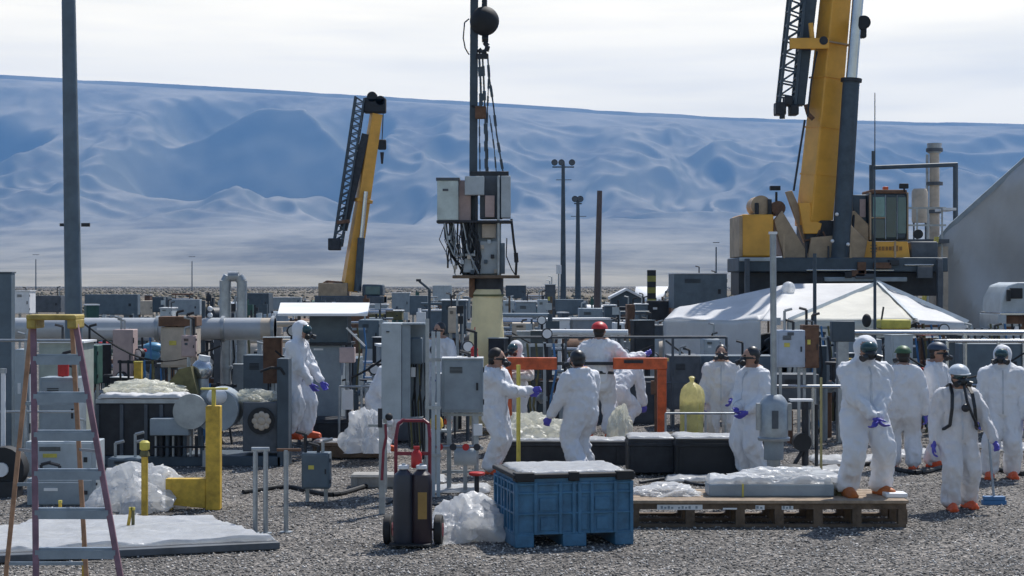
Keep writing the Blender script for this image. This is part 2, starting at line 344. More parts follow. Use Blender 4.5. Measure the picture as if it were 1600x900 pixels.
# even air between here and the ridge
hz = MB().b2(-9500, 9500, -300, 8990, -8, 1075).build('haze', None, smooth=False); hz['kind'] = 'stuff'
hm = bpy.data.materials.new('air'); hm.use_nodes = True; t = hm.node_tree; t.nodes.remove(t.nodes['Principled BSDF'])
pv = nn(t, 'ShaderNodeVolumePrincipled'); pv.inputs['Color'].default_value = (.20, .47, .96, 1); pv.inputs['Density'].default_value = 1.2e-4; pv.inputs['Anisotropy'].default_value = 0.1
t.links.new(pv.outputs[0], t.nodes['Material Output'].inputs['Volume']); hz.data.materials[0] = hm
# ------------------------------------------------------------------ loose stones and scrub
def scatter(name, P, SZ, mat, squash=.7, seed=1):
    rs = np.random.RandomState(seed); n = len(P)
    base = np.array([[1, 0, 0], [-1, 0, 0], [0, 1, 0], [0, -1, 0], [0, 0, 1], [0, 0, -1]], float)
    V = base[None] * rs.uniform(.6, 1.25, (n, 6, 1)) + rs.uniform(-.25, .25, (n, 6, 3))
    a = rs.uniform(0, 6.28, n); c, s = np.cos(a), np.sin(a)
    x = V[..., 0] * c[:, None] - V[..., 1] * s[:, None]; y = V[..., 0] * s[:, None] + V[..., 1] * c[:, None]
    V = np.stack([x, y, V[..., 2] * squash], -1) * SZ[:, None, None] + P[:, None]
    f = np.array([[0, 2, 4], [2, 1, 4], [1, 3, 4], [3, 0, 4], [2, 0, 5], [1, 2, 5], [3, 1, 5], [0, 3, 5]])
    Fc = (f[None] + (np.arange(n) * 6)[:, None, None]).reshape(-1, 3)
    me = bpy.data.meshes.new(name); me.vertices.add(n * 6); me.vertices.foreach_set('co', V.astype(np.float32).ravel())
    me.loops.add(Fc.size); me.loops.foreach_set('vertex_index', Fc.ravel().astype(np.int32)); me.polygons.add(len(Fc))
    me.polygons.foreach_set('loop_start', (np.arange(len(Fc)) * 3).astype(np.int32)); me.polygons.foreach_set('loop_total', np.full(len(Fc), 3, np.int32)); me.update(); me.materials.append(mat)
    o = bpy.data.objects.new(name, me); COL.objects.link(o); o['kind'] = 'stuff'; return o
def island_mat(name, cols, rough=.85):
    m = bpy.data.materials.new(name); m.use_nodes = True; t = m.node_tree; p = t.nodes['Principled BSDF']; p.inputs['Roughness'].default_value = rough
    g = nn(t, 'ShaderNodeNewGeometry'); r = nn(t, 'ShaderNodeValToRGB'); t.links.new(g.outputs['Random Per Island'], r.inputs[0]); e = r.color_ramp.elements
    e[0].position = 0; e[0].color = (*cols[0], 1); e[1].position = 1; e[1].color = (*cols[-1], 1)
    for i, c in enumerate(cols[1:-1]): k = e.new((i + 1) / (len(cols) - 1)); k.color = (*c, 1)
    t.links.new(r.outputs[0], p.inputs['Base Color']); return m
rs = np.random.RandomState(5); n = 70000
D = 14 + 22 * rs.uniform(0, 1, n) ** 1.5; Xs = rs.uniform(-.34, .34, n) * D; sz = rs.uniform(.007, .019, n)
P = np.stack([Xs, D, sz * .3], -1)
gr = scatter('gravel', P, sz, island_mat('stones', [(.05, .048, .046), (.15, .14, .13), (.27, .25, .23), (.42, .395, .365), (.72, .68, .63)]))
n = 26000; D = rs.uniform(150, 2400, n) ** 1.0; Xs = rs.uniform(-.36, .36, n) * D; sz = rs.uniform(.2, .6, n)
keep = perlin(Xs / 40, D / 160) > -.1; P = np.stack([Xs, D, sz * .2 - np.where(D > 300, np.minimum(4, (D - 300) * .002), 0)], -1)[keep]
sc = scatter('sagebrush', P, sz[keep], island_mat('sage', [(.05, .05, .035), (.10, .09, .06), (.15, .12, .08), (.20, .17, .11)]), .8, 3)

# ================================================================== people
def rotm(yaw=0, pitch=0, roll=0): return Matrix.Rotation(R(yaw), 3, 'Z') @ Matrix.Rotation(R(pitch), 3, 'X') @ Matrix.Rotation(R(roll), 3, 'Y')
def ik(a, b, l1, l2, pole):
    a = Vector(a); b = Vector(b); d = b - a; L = d.length
    if L > (l1 + l2) * .995: b = a + d.normalized() * (l1 + l2) * .995; d = b - a; L = d.length
    x = (l1 * l1 - l2 * l2 + L * L) / (2 * L); h = math.sqrt(max(0, l1 * l1 - x * x)); u = d.normalized()
    p = Vector(pole); p = (p - u * p.dot(u)).normalized(); return a + u * x + p * h, b
def chain(mb, pts, rad, n=12):
    for i, (p, r) in enumerate(zip(pts, rad)): mb.sph(p, r, n=n, h=8)
    for i in range(len(pts) - 1): mb.cyl(pts[i], pts[i + 1], rad[i], rad[i + 1], n)
def glove_mesh(curl):
    """hand along -Z from the wrist, palm facing +Y, thumb on +X side"""
    m = MB(); m.sph((0, 0, -.05), (.043, .019, .055)); m.sph((0, 0, -.075), (.042, .016, .035)); m.cyl((0, 0, .05), (0, 0, -.03), .038, .03, 12)
    for i, (x, L) in enumerate(((.031, .068), (.011, .078), (-.010, .072), (-.030, .055))):
        p = Vector((x, 0, -.092)); a = 0; pts = [Vector((x * .8, 0, -.06)), p]; q = p
        for k, f in enumerate((.45, .32, .25)):
            a += curl * (1, 1.25, .9)[k] * (1 + .08 * i); q = q + Vector(((x * .1), math.sin(a), -math.cos(a))) * L * f; pts.append(q)
        chain(m, pts, (.0105, .0105, .0098, .009, .0075), 8)
    c = curl * .5
    chain(m, [Vector((.018, .004, -.02)), Vector((.046, .012, -.045)), Vector((.060, .02 + .01 * c, -.072)), Vector((.060 - .02 * c, .03 + .02 * c, -.098))], (.016, .0135, .0115, .009), 8)
    r = remesh(m, .0042); r.name = 'glove'; r.materials.append(m_glove); return r
GL = {'relaxed': glove_mesh(.38), 'grip': glove_mesh(1.15)}
def boot_mesh():
    m = MB(); chain(m, [(0, .05, .06), (0, -.06, .055), (0, -.15, .045)], (.056, .055, .044)); chain(m, [(0, .02, .08), (0, .02, .17)], (.06, .064))
    m.box((0, -.04, .018), (.105, .29, .036)); 
    return remesh(m, .009)
BM = boot_mesh()
BOOTS = {}
for nm, mt in (('orange', m_oboot), ('brown', m_bboot), ('olive', m_olive)):
    b = BM.copy(); b.materials.append(mt); BOOTS[nm] = b
def link_mesh(name, me, parent, mw):
    o = bpy.data.objects.new(name, me); COL.objects.link(o); o.parent = parent; o.matrix_local = mw; return o
def person(label, loc, h=1.8, face=0, lean=0, side=0, head=(0, 0), feet=None, hands=None, hip=.93, twist=0, headwear='hood', boots='orange', mask=True, harness=False, suit=None, seed=0, grip=('relaxed', 'relaxed'), bulk=1.09, group='crew in white coveralls', visor=False, belt=False, gloves=(1, 1)):
    """faces -Y when face=0; local +X is the wearer's left"""
    T = Thing('person', label, 'person', loc, R(face), group); k = h / 1.83; T.o.scale = (k * bulk, k * bulk, k)
    suit = suit or m_suit; mb = MB()
    feet = feet or ((-.13, 0), (.13, .02)); hipc = Vector((0, 0, hip))
    if len(feet) > 2: hipc = Vector((feet[2][0], feet[2][1], hip))
    MT = rotm(twist, lean, side)
    def t(x, y, z): return hipc + MT @ Vector((x, y, z))
    # trunk
    mb.sph(hipc + Vector((0, 0, .0)), (.205, .165, .18), n=18)
    for z, rx, ry in ((.1, .205, .165), (.2, .205, .165), (.32, .21, .16), (.42, .2, .15)): mb.sph(t(0, .005, z), (rx, ry, .14), MT, n=18)
    chain(mb, [t(-.165, .01, .465), t(-.08, .01, .515), t(.08, .01, .515), t(.165, .01, .465)], (.085, .085, .085, .085)); mb.cyl(t(0, .01, .5), t(0, -.01, .60), .10, .075)
    mb.sph(t(0, .05, .555), (.12, .075, .06), MT) if headwear != 'hood' else None
    # legs
    for sx, f in ((-1, feet[0]), (1, feet[1])):
        hp = hipc + Vector((sx * .095, 0, -.03)); an = Vector((f[0], f[1], (f[2] if len(f) > 2 else 0) + .13))
        kn, an = ik(hp, an, .41, .41, (sx * .12, -1, 0))
        chain(mb, [hp, (hp + kn) / 2, kn, (kn + an) / 2, an], (.13, .124, .11, .108, .108))
        mb.sph(an + Vector((0, 0, -.02)), (.112, .115, .07))
        yaw = -sx * 8 if len(f) < 4 else f[3]
        m = Matrix.Translation((an.x, an.y + -.03, an.z - .13)) @ Matrix.Rotation(R(-yaw), 4, 'Z')
        link_mesh('boot', BOOTS[boots], T.o, m)
    # arms
    hands = hands or ((-.27, -.08, .78), (.27, -.08, .78)); wr = []
    for i, (sx, hd) in enumerate(((-1, hands[0]), (1, hands[1]))):
        sh = t(sx * .19, .01, .465); pole = hd[3:] if len(hd) > 3 else (sx * .6, .8, -.5)
        el, wp = ik(sh, hd[:3], .30, .275, pole)
        chain(mb, [sh, (sh + el) / 2, el, (el + wp) / 2, wp], (.092, .086, .08, .073, .06)); wr.append((el, wp))
        # glove
        d = (wp - el).normalized(); z = -d; inw = Vector((-sx, -.4, 0)); y = (inw - z * inw.dot(z)).normalized(); x = y.cross(z)
        m = Matrix.Translation(wp + d * .045) @ Matrix((x, y, z)).transposed().to_4x4()
        if sx < 0: pass
        if gloves[i]:
            if (x.dot(Vector((0, -1, 0))) < 0): m = m @ Matrix.Scale(-1, 4, (1, 0, 0))
            link_mesh('glove', GL[grip[i]], T.o, m)
    # head
    HM = MT @ rotm(head[0], -lean * .75 + head[1], 0) if True else MT
    hc = t(0, -.015, .60) + HM @ Vector((0, -.01, .118))
    hood = headwear == 'hood'
    if hood:
        mb.sph(hc + HM @ Vector((0, .025, .005)), (.112, .125, .142), HM, n=18, h=12); mb.sph(hc + HM @ Vector((0, .03, -.11)), (.10, .10, .09), HM)
    mb.sph(hc + HM @ Vector((0, -.02 if hood else 0, 0)), (.078, .100, .118), HM, n=18, h=12)
    mb.sph(hc + HM @ Vector((0, -.045, -.075)), (.05, .05, .045), HM)            # jaw
    mb.sph(hc + HM @ Vector((0, -.112, -.012)), (.016, .024, .032), HM)          # nose
    if not hood:
        for sx in (-1, 1): mb.sph(hc + HM @ Vector((sx * .08, .01, -.01)), (.014, .022, .033), HM)
    for sx in (-1, 1): mb.sph(hipc + Vector((sx * .07, 0, -.13)), (.13, .13, .13))
    me = remesh(mb, .018)
    sm = bpy.data.objects.new('tmp', me); 
    import bmesh
    bb = bmesh.new(); bb.from_mesh(me)
    low = [v for v in bb.verts if v.co.z < (hc.z - .17) or lean > 30]
    for _ in range(5): bmesh.ops.smooth_vert(bb, verts=low, factor=.5, use_axis_x=True, use_axis_y=True, use_axis_z=True)
    bb.to_mesh(me); bb.free(); bpy.data.objects.remove(sm)
    # folds in the cloth
    V = [v.co.copy() for v in me.vertices]; so = Vector((seed * 7.3, seed * 2.1, 0)); hi = HM.inverted()
    skin = []
    for i, v in enumerate(me.vertices):
        p = v.co; q = hi @ (p - hc); r = math.sqrt((q.x / .1) ** 2 + (q.y / .125) ** 2 + (q.z / .15) ** 2)
        on = r < 1.25
        f = 1 - smooth(1.05, 1.5, r) if True else 0
        a = (1 - float(f)) if not hood else (1 - .75 * float(f))
        u = Vector((p.x * 9, p.y * 9, p.z * 3.6 + p.x * 2)) + so
        low = .6 + .9 * max(0, .55 - p.z)
        d = .034 * low * (.5 - 2 * abs(mnoise.noise(u * .8))) + .018 * (.5 - 2 * abs(mnoise.noise(u * 1.9))) + .016 * mnoise.noise(u * .5)
        v.co = p + v.normal * d * a
    me.materials.append(suit); me.materials.append(m_skin)
    idx = []
    for pl in me.polygons:
        q = hi @ (pl.center - hc)
        if hood: s_ = q.y < -.052 and abs(q.x) < .075 and -.12 < q.z < .085
        else: s_ = (q.z > -.15 and q.length < .19)
        idx.append(1 if s_ else 0)
    me.polygons.foreach_set('material_index', idx); me.polygons.foreach_set('use_smooth', [True] * len(me.polygons))
    me.name = 'body'; o = bpy.data.objects.new('body', me); COL.objects.link(o); o.parent = T.o
    if lean < 12:
        from mathutils.bvhtree import BVHTree
        bv = BVHTree.FromPolygons([v.co for v in me.vertices], [list(p_.vertices) for p_ in me.polygons]); zs = []
        for j in range(14):
            c_ = t(0, 0, -.06 + .58 * j / 13); hit = bv.ray_cast(c_ + MT @ Vector((0, -1, 0)), MT @ Vector((0, 1, 0)))
            if hit[0] is not None: zs.append(hit[0] + MT @ Vector((0, -.003, 0)))
        zm = MB()
        for a_, b_ in zip(zs, zs[1:]): zm.bar(a_, b_, .022, .008)
        if len(zs) > 2: zm.build('zipper', M('zip_flap', (.58, .60, .64), .6), T)
    def P(x, y, z): return hc + HM @ Vector((x, y, z))
    fwd = -.02 if hood else 0
    if not hood or not mask:
        for sx in (-1, 1): MB().sph(P(sx * .031, -.092 + fwd, .012), .0125, n=8, h=6).build('eye', m_hair, T)
    if mask:
        m = MB(); m.sph(P(0, -.105 + fwd, -.055), (.055, .045, .058), HM); r_ = m.build('respirator', m_mask, T)
        for sx in (-1, 1):
            c = MB(); c.cyl(P(sx * .05, -.12 + fwd, -.075), P(sx * .095, -.145 + fwd, -.09), .036, .038, 14); c.build('filter', m_mask, r_)
        if visor or hood:
            m = MB(); m.sph(P(0, -.045 + fwd, .018), (.083, .085, .075), HM, n=18); m.build('face_visor', m_glass, T)
        if not hood:
            m = MB(); m.cyl(P(0, -.09, -.03), P(0, .09, .0), .088, .088, 18); st = MB()
            st.lathe([(.084, -.014), (.088, -.014), (.088, .014), (.084, .014)], n=18); stv = [P(v[0] * .98, v[1] * 1.2 + .005, v[2] - .02) for v in st.v]
            MB().add(stv, st.f).build('strap', m_mask, T)
    dome = lambda rx, ry, rz, y, z0, hh=8: None
    def cap(mat, name, rx, ry, rz, y=.012, z=.0, cut=-.1, brim=None):
        m = MB(); vs = []; n = 20; k = 8
        for j in range(k + 1):
            a = (math.pi / 2 - cut * 0) * j / k
            for i in range(n):
                b = 2 * math.pi * i / n; vs.append(P(rx * math.cos(a) * math.cos(b) * 1.0, y + ry * math.cos(a) * math.sin(b), z + rz * math.sin(a)))
        vs2 = [P(0, y, z - .01)]
        fs = [(j * n + i, j * n + (i + 1) % n, (j + 1) * n + (i + 1) % n, (j + 1) * n + i) for j in range(k) for i in range(n)] + [tuple(range(n))[::-1]]
        m.add(vs, fs); c = m.build(name, mat, T)
        if brim:
            b = MB(); pts = []
            for i in range(12): a = math.pi + math.pi * i / 11; pts.append((rx * 1.0 * math.cos(a), y + ry * math.sin(a) * 1.0))
            for i in range(12): a = 2 * math.pi - math.pi * i / 11; pts.append((rx * 1.03 * math.cos(a), y + (ry + brim) * math.sin(a)))
            nn_ = len(pts); bv = [P(x, yy, z - .004) for x, yy in pts] + [P(x, yy, z + .008) for x, yy in pts]
            b.add(bv, [tuple(range(nn_)), tuple(range(nn_, 2 * nn_))[::-1]] + [(i, (i + 1) % nn_, nn_ + (i + 1) % nn_, nn_ + i) for i in range(nn_)]); b.build('brim', mat, c)
        return c
    if headwear == 'hair' or headwear.startswith('hat') or headwear == 'darkhood':
        m = MB(); m.sph(P(0, .022, .025), (.088, .098, .112), HM, n=18, h=12); m.sph(P(0, .05, -.05), (.072, .06, .07), HM); m.build('hair' if headwear != 'darkhood' else 'dark_hood', m_hair if headwear != 'darkhood' else m_mask, T)
    if headwear == 'hatred': cap(m_red, 'hard_hat', .118, .14, .115, z=.03, brim=.04)
    if headwear == 'hatgreen': cap(M('dark_green_hat', (.05, .12, .05), .5), 'hard_hat', .112, .135, .11, z=.035, brim=.03)
    if headwear == 'hatblue': cap(M('navy_hat', (.03, .05, .09), .5), 'hard_hat', .112, .135, .11, z=.035, brim=.03)
    if headwear == 'hatwhite': cap(M('silver_hat', (.5, .55, .6), .35, 0, .3, 9), 'hard_hat', .118, .14, .115, z=.03, brim=.045)
    if harness:
        m = MB()
        for sx in (-1, 1):
            pts = [t(sx * .06, .17, .3), t(sx * .1, .13, .56), t(sx * .1, -.02, .615), t(sx * .115, -.15, .5), t(sx * .13, -.19, .33), t(sx * .15, -.175, .12), t(sx * .2, -.05, .05)]
            for a, b in zip(pts, pts[1:]): m.bar(a, b, .035, .02)
        m.build('harness', m_mask, T)
        m = MB(); m.tube([P(0, -.14, -.1), t(.03, -.22, .42), t(.09, -.22, .25), t(.17, -.17, .1), t(.21, 0, .05)], .016, 8); m.sph(t(.02, -.205, .33), (.05, .03, .05)); m.build('breathing_hose', m_mask, T)
    if belt:
        m = MB(); b = MB().lathe([(.205, -.022), (.213, -.022), (.213, .022), (.205, .022)], n=24); m.add([t(v[0], v[1] * .82, v[2] + .06) for v in b.v], b.f); m.build('belt', m_mask, T)
    return T, wr
GP = 'crew in white coveralls'
def pg(px, py, z=0):
    D = (CH - z) * 2800 / (py - 440); return ((px - 800) * D / 2800, D, z)
person('worker at far right in white hood and mask, arms down, violet gloves', at(1566, 24.6), 1.88, face=-12, headwear='hood', seed=1, hands=((-.30, -.12, .80), (.28, -.1, .82)), feet=((-.15, -.02), (.12, .05)), head=(-12, 0))
person('nearest worker, silver hard hat and black harness, walking forward in orange boots', at(1497, 21.3), 1.76, face=4, headwear='hatwhite', harness=True, visor=True, seed=2, feet=((-.12, -.12), (.14, .10)), hands=((-.30, -.06, .84), (.36, -.16, .86)), head=(5, 5), suit=m_suit2, grip=('relaxed', 'grip'))
person('worker with navy hat turned aside, between the green hatted and nearest workers', at(1463, 26.2), 1.86, face=52, headwear='hatblue', seed=3, feet=((-.13, 0), (.13, .06)), hands=((-.16, -.2, .80), (.2, -.22, .78)), head=(8, 0))
person('worker in dark green hat seen from behind, arms hanging', at(1411, 25.8), 1.82, face=168, headwear='hatgreen', seed=4, feet=((-.13, 0), (.14, 0)), hands=((-.30, -.02, .76), (.3, -.03, .76)), head=(10, 0))
person('big worker in white hood standing on the end of the wooden pallet, hands joined', at(1349, 20.15, .3), 1.84, bulk=1.2, face=14, headwear='hood', seed=5, boots='brown', visor=True, hands=((-.04, -.27, .92, -1, .2, -.4), (.03, -.25, .91, 1, .2, -.4)), feet=((-.17, .0), (.19, .03)), head=(-6, 6), lean=3)
person('worker in black mask facing left beside the steel pole and pump', at(1176, 24.4), 1.87, face=-60, headwear='darkhood', seed=6, boots='olive', feet=((-.12, 0), (.12, .07)), hands=((.0, -.24, .98, -1, .5, -.5), (.2, -.2, .95)), head=(-14, 0), belt=False)
person('worker in dark hood behind the railing, next to the yellow bagged drum', at(1127, 28.2), 1.76, face=-8, headwear='darkhood', seed=7, hands=((-.26, -.16, .86), (.16, -.26, .92)), suit=m_suit2)
person('worker facing left in black mask, standing behind the blue container', at(908, 25.0), 1.80, bulk=1.25, face=-138, headwear='darkhood', seed=8, lean=4, feet=((-.14, -.06), (.15, .14)), hands=((-.25, -.12, .82), (.28, -.2, .86)), head=(-25, 0), boots='olive')
person('worker in red hard hat seen from behind, reaching out to the right', at(936, 28.4, .24), 1.87, face=172, headwear='hatred', seed=9, hands=((-.60, -.24, 1.26, -.3, .2, -1), (.3, -.2, 1.1)), feet=((-.15, 0), (.14, 0)), head=(-6, 0), mask=False, belt=True, lean=6)
person('worker bent low behind the red hatted worker, white back rounded', at(962, 29.8, .2), 1.76, face=140, headwear='hood', seed=10, lean=48, hip=.72, hands=((-.2, -.5, .35), (.2, -.5, .35)), feet=((-.17, .05), (.17, -.05)))
person('worker with bare dark hair standing at right edge of the lower grey cabinet', at(773, 25.2), 1.82, face=62, headwear='hair', seed=11, feet=((-.1, 0), (.1, .1)), hands=((.12, -.38, 1.15, 0, .3, -1), (.18, -.42, 1.18, 0, .3, -1)), head=(18, 4))
person('worker in white hood and mask behind the yellow stick, arms folded high', at(806, 28.6, .1), 1.70, face=-30, headwear='hood', seed=12, hands=((-.08, -.28, 1.12, -1, .1, -.6), (.1, -.3, 1.2, 1, .1, -.6)), suit=m_suit2)
person('worker in side view under the white roofed kiosk, violet gloved hand hanging', at(460, 27.2, .32), 1.84, face=72, headwear='hood', seed=13, lean=7, feet=((-.12, .04), (.12, -.12)), hands=((-.12, -.28, .86), (.2, -.34, .80)), head=(-8, 6))
person('worker bending over at left of the tall open electrical cabinet', at(590, 27.4, .1), 1.76, face=66, headwear='darkhood', seed=14, lean=26, hip=.86, hands=((-.2, -.36, .78), (.2, -.3, .70)), feet=((-.13, .02), (.13, -.02)))
person('worker whose hooded head shows between the grey cabinets, before the yellow sleeve', at(688, 30.5, .28), 1.78, face=-40, headwear='darkhood', seed=15, hands=((-.25, -.2, .9), (.25, -.2, .9)))

# ================================================================== foreground
# blue bulk container (corners measured on the ground)
T = Thing('bulk_container', 'blue ribbed plastic bulk container with black rim and white sheet on its lid', 'container', (.03, 18.13, 0), R(12.5))
m = MB(); w_, d_, h_ = 1.25, 1.04, .70
m.b2(.02, w_ - .02, .02, d_ - .02, .13, h_)
m.build('body', m_bin, T)
for i in range(3): MB().b2([0, .5, w_ - .2][i], [.2, .75, w_][i], .0, d_, 0, .135).build('foot', m_bin, T, .01)
m = MB()
for x in (0, .2, .46, .6, .66, .79, 1.04, 1.21): m.b2(x, x + .035, -.004, .04, .13, h_ - .04)
for z in (.13, .33, .54, h_ - .07): m.b2(.0, w_, .002, .04, z, z + .022)
for y in (0.02, .2, .33, .49, .62, .8, .985): m.b2(-.006, .04, y, y + .035, .13, h_ - .04)
for z in (.133, .333, .543, h_ - .067): m.b2(-.002, .04, 0.01, d_, z, z + .022)
for x0, x1, z0, z1 in ((.26, .43, .37, .5), (.69, .76, .17, .5), (.84, 1.0, .37, .5), (.27, .42, .17, .3), (.86, .98, .17, .3)): m.b2(x0, x1, .009, .03, z0, z1)
m.build('side_rib', m_bin, T, .004)
m = MB(); m.b2(-.015, w_ + .015, -.015, d_ + .015, h_, h_ + .045); m.build('lid', m_black, T, .012)
for x, ww in ((.0, .2), (.56, .11), (w_ - .19, .19)):
    MB().b2(x, x + ww, -.028, .12, h_ - .03, h_ + .062).build('lid_latch', m_black, T, .01)
for x, ww in ((.1, .12), (w_ - .2, .12)): MB().b2(x, x + ww, d_ - .12, d_ + .02, h_, h_ + .065).build('lid_latch', m_black, T, .01)
o = sheet('plastic_sheet', m_plas, None, .07, w_ - .05, .03, d_ - .05, 0, .022, 3, .035); o.location = T.o.matrix_basis @ Vector((0, 0, h_ + .05)) if False else (.03, 18.13, h_ + .048); o.rotation_euler = (0, 0, R(12.5))
tag(o, 'flat white plastic sheet lying on top of the blue container', 'plastic sheet')

# hand truck with two dark cylinders
T = Thing('hand_truck', 'maroon two wheeled hand truck standing left of the blue container', 'hand truck', at(645, 18.35), R(-4))
for sx in (-.175, .175):
    m = MB(); m.tube([(sx, -.02, .06), (sx, 0, 1.1), (sx * .9, .05, 1.24), (sx * .55, .09, 1.28)], .018); m.build('rail', m_maroon, T)
m = MB(); m.tube([(-.13, .08, 1.27), (.13, .08, 1.27)], .017); m.build('handle', m_maroon, T)
for z in (.25, .62, .94): MB().bar((-.175, -.005, z), (.175, -.005, z), .035, .012).build('cross_bar', m_maroon, T)
MB().b2(-.21, .21, -.30, -.0, .035, .05).build('toe_plate', m_dark, T)
for sx in (-.26, .26):
    m = MB(); m.cyl((sx - .04, .06, .155), (sx + .04, .06, .155), .155, n=22); wh = m.build('wheel', m_black, T, .012)
    MB().cyl((sx - .045, .06, .155), (sx + .045, .06, .155), .07, n=16).build('rim', m_maroon, wh)
MB().cyl((-.26, .06, .155), (.26, .06, .155), .014).build('axle', m_dark, T)
for sx, mt, lb in ((-.085, M('dark_cylinder_paint', (.035, .04, .055), .4), 'dark blue black gas cylinder strapped on the hand truck, the left one'), (.095, M('black_cylinder_paint', (.03, .018, .025), .4), 'black gas cylinder with a tan tag strapped on the hand truck, right one')):
    t2 = Thing('gas_cylinder', lb, 'gas cylinder', tuple(Vector(T.o.location) + Vector((sx, -.13, .05))))
    MB().lathe([(.10, 0), (.108, .02), (.108, .62), (.095, .69), (.05, .73), (.03, .75)], n=20).build('body', mt, t2)
    MB().cyl((0, 0, .75), (0, 0, .80), .02).build('valve', m_alum, t2); MB().lathe([(.05, .745), (.055, .75), (.055, .78), (.05, .785)], n=14).build('collar', m_white, t2)
    if sx > 0: MB().b2(-.03, .06, -.118, -.108, .25, .52).build('label_plate', M('tan_tag', (.36, .22, .06), .6), t2)
t2 = Thing('fire_extinguisher', 'small bright red extinguisher hanging on the hand truck rails', 'fire extinguisher', tuple(Vector(T.o.location) + Vector((.04, -.05, .80))))
MB().lathe([(.05, 0), (.055, .01), (.055, .14), (.03, .18), (.015, .19)], n=14).build('body', m_red, t2); MB().b2(-.03, .03, -.015, .015, .19, .22).build('handle', m_red, t2)

# ladder
T = Thing('stepladder', 'tall fibreglass stepladder with yellow top cap and aluminium steps at left edge', 'stepladder', (-4.1, 14.9, 0))
def gl(px, py, D): return T.l(px, py, D - 14.9)
tl, tr_ = gl(52, 500, 14.85), gl(117, 500, 14.85); bl, br = gl(57, 968, 14.15), gl(200, 968, 14.15)
tl2, tr2 = gl(50, 500, 15.05), gl(112, 500, 15.05); bl2, br2 = gl(7, 921, 15.7), gl(136, 921, 15.7)
for a, b in ((tl, bl), (tr_, br)): MB().bar(a, b, .048, .03).build('front_rail', m_fibp, T, .006)
for a, b in ((tl2, bl2), (tr2, br2)): MB().bar(a, b, .038, .03).build('rear_rail', m_fibo, T, .006)
for k in range(1, 8):
    f = k * .13; a = tl.lerp(bl, f); b = tr_.lerp(br, f)
    m = MB(); m.bar(a + Vector((0, .03, 0)), b + Vector((0, .03, 0)), .05, .052); m.bar(a + Vector((0, -.02, -.025)), b + Vector((0, -.02, -.025)), .07, .008); m.build('step', m_alum, T)
for k in (2, 4, 6): f = k * .15; MB().bar(tl2.lerp(bl2, f), tr2.lerp(br2, f), .03, .02).build('rear_brace', m_alum, T)
for a, b, c, d in ((tl, bl, tl2, bl2), (tr_, br, tr2, br2)): MB().bar(a.lerp(b, .45), c.lerp(d, .47), .025, .008).build('spreader', m_alum, T)
c = (tl + tr_) / 2; m = MB(); m.b2(c.x - .205, c.x + .205, -.16, .16, c.z + .0, c.z + .045); m.b2(c.x - .205, c.x - .13, -.15, .15, c.z - .07, c.z + .01); m.b2(c.x + .13, c.x + .205, -.15, .15, c.z - .07, c.z + .01); m.build('top_cap', M('ladder_yellow', (.42, .31, .07), .5, 0, .4, 7), T, .012)

# wrapped slab on the ground at left
P4 = [ground(-60, 850), ground(250, 873), ground(440, 853), ground(300, 818), ground(60, 817)]
P4 = [ground(-80, 886), ground(438, 860), ground(330, 826), ground(60, 824)]
ox, oy = P4[0][0], P4[0][1]
T = Thing('covered_slab', 'low dark slab on the gravel covered by white crumpled sheeting, behind the ladder', 'slab', P4[0])
MB().slab([(p[0] - ox, p[1] - oy) for p in P4], .01, .085).build('slab', m_dgrey, T, .01)
q = [Vector((p[0] - ox, p[1] - oy)) for p in P4]
def bil(u, v):
    p = q[0].lerp(q[1], u).lerp(q[3].lerp(q[2], u), v); return p.x, p.y
o = sheet('sheeting', m_plas, T, .01, .985, .05, .99, .092, .055, 5, .014, fn=lambda x, y: bil(x, y))
# thin yellow posts
def bollard(label, px, py, top, r=.038, col=m_yel, cap=True, name='bollard', grp=None, lean=0, cat='post'):
    t = Thing(name, label, cat, ground(px, py), 0, grp); D = GD(py); z = CH - (top - 440) * D / 2800
    MB().cyl((0, 0, 0), (lean, 0, z), r, n=14).build('post', col, t)
    if cap: MB().lathe([(r * 1.35, z - .09), (r * 1.5, z - .08), (r * 1.5, z - .01), (r * .9, z + .01)], (lean, 0, 0), n=14).build('cap', m_lyel, t); MB().lathe([(r * 1.15, z - .17), (r * 1.6, z - .16), (r * 1.2, z - .1)], (lean, 0, 0), n=12).build('clamp', m_olive, t)
    return t
bollard('slim yellow post with cream cap behind the left end of the covered slab', 226, 815, 690)
for px, py, ln, lb in ((197, 838, .05, 'short yellow stake leaning right, on the covered slab left of another stake'), (208, 838, 0, 'short olive yellow stake standing upright on the covered slab'), (131, 900, 0, 'yellow square stake standing in front of the slab between the ladder rails'), (94, 822, 0, 'short yellow peg seen between the ladder rails')):
    D = GD(py + 4); t = Thing('stake', lb, 'stake', at(px, D), 0, 'stakes by the slab'); MB().bar((0, 0, 0), (ln, 0, (45 if px > 150 else 60 if px > 120 else 40) * D / 2800), .03).build('shaft', m_yel if px != 208 else m_olive, t); MB().bar((ln, 0, (45 if px > 150 else 60 if px > 120 else 40) * D / 2800), (ln, 0, (45 if px > 150 else 60 if px > 120 else 40) * D / 2800 + .03), .036).build('tip', m_lyel, t)
# L shaped yellow guard
T = Thing('pipe_guard', 'thick yellow steel guard post with a foot arm reaching left', 'guard post', ground(334, 796), 0)
MB().b2(-.085, .085, -.085, .085, 0, 1.23).build('post', m_yel, T, .01)
MB().prism([(-.5, .06), (-.085, .02), (-.085, .37), (-.5, .37)], -.07, .07).build('foot_arm', m_yel, T, .008)
MB().b2(-.56, -.48, -.07, .07, 0, .37).build('end_leg', m_yel, T, .008)
m = MB(); m.bar((0, 0, 1.23), (0, 0, 1.42), .045); m.b2(-.15, .16, -.05, .05, 1.42, 1.44); m.build('top_plate', m_lyel, T)
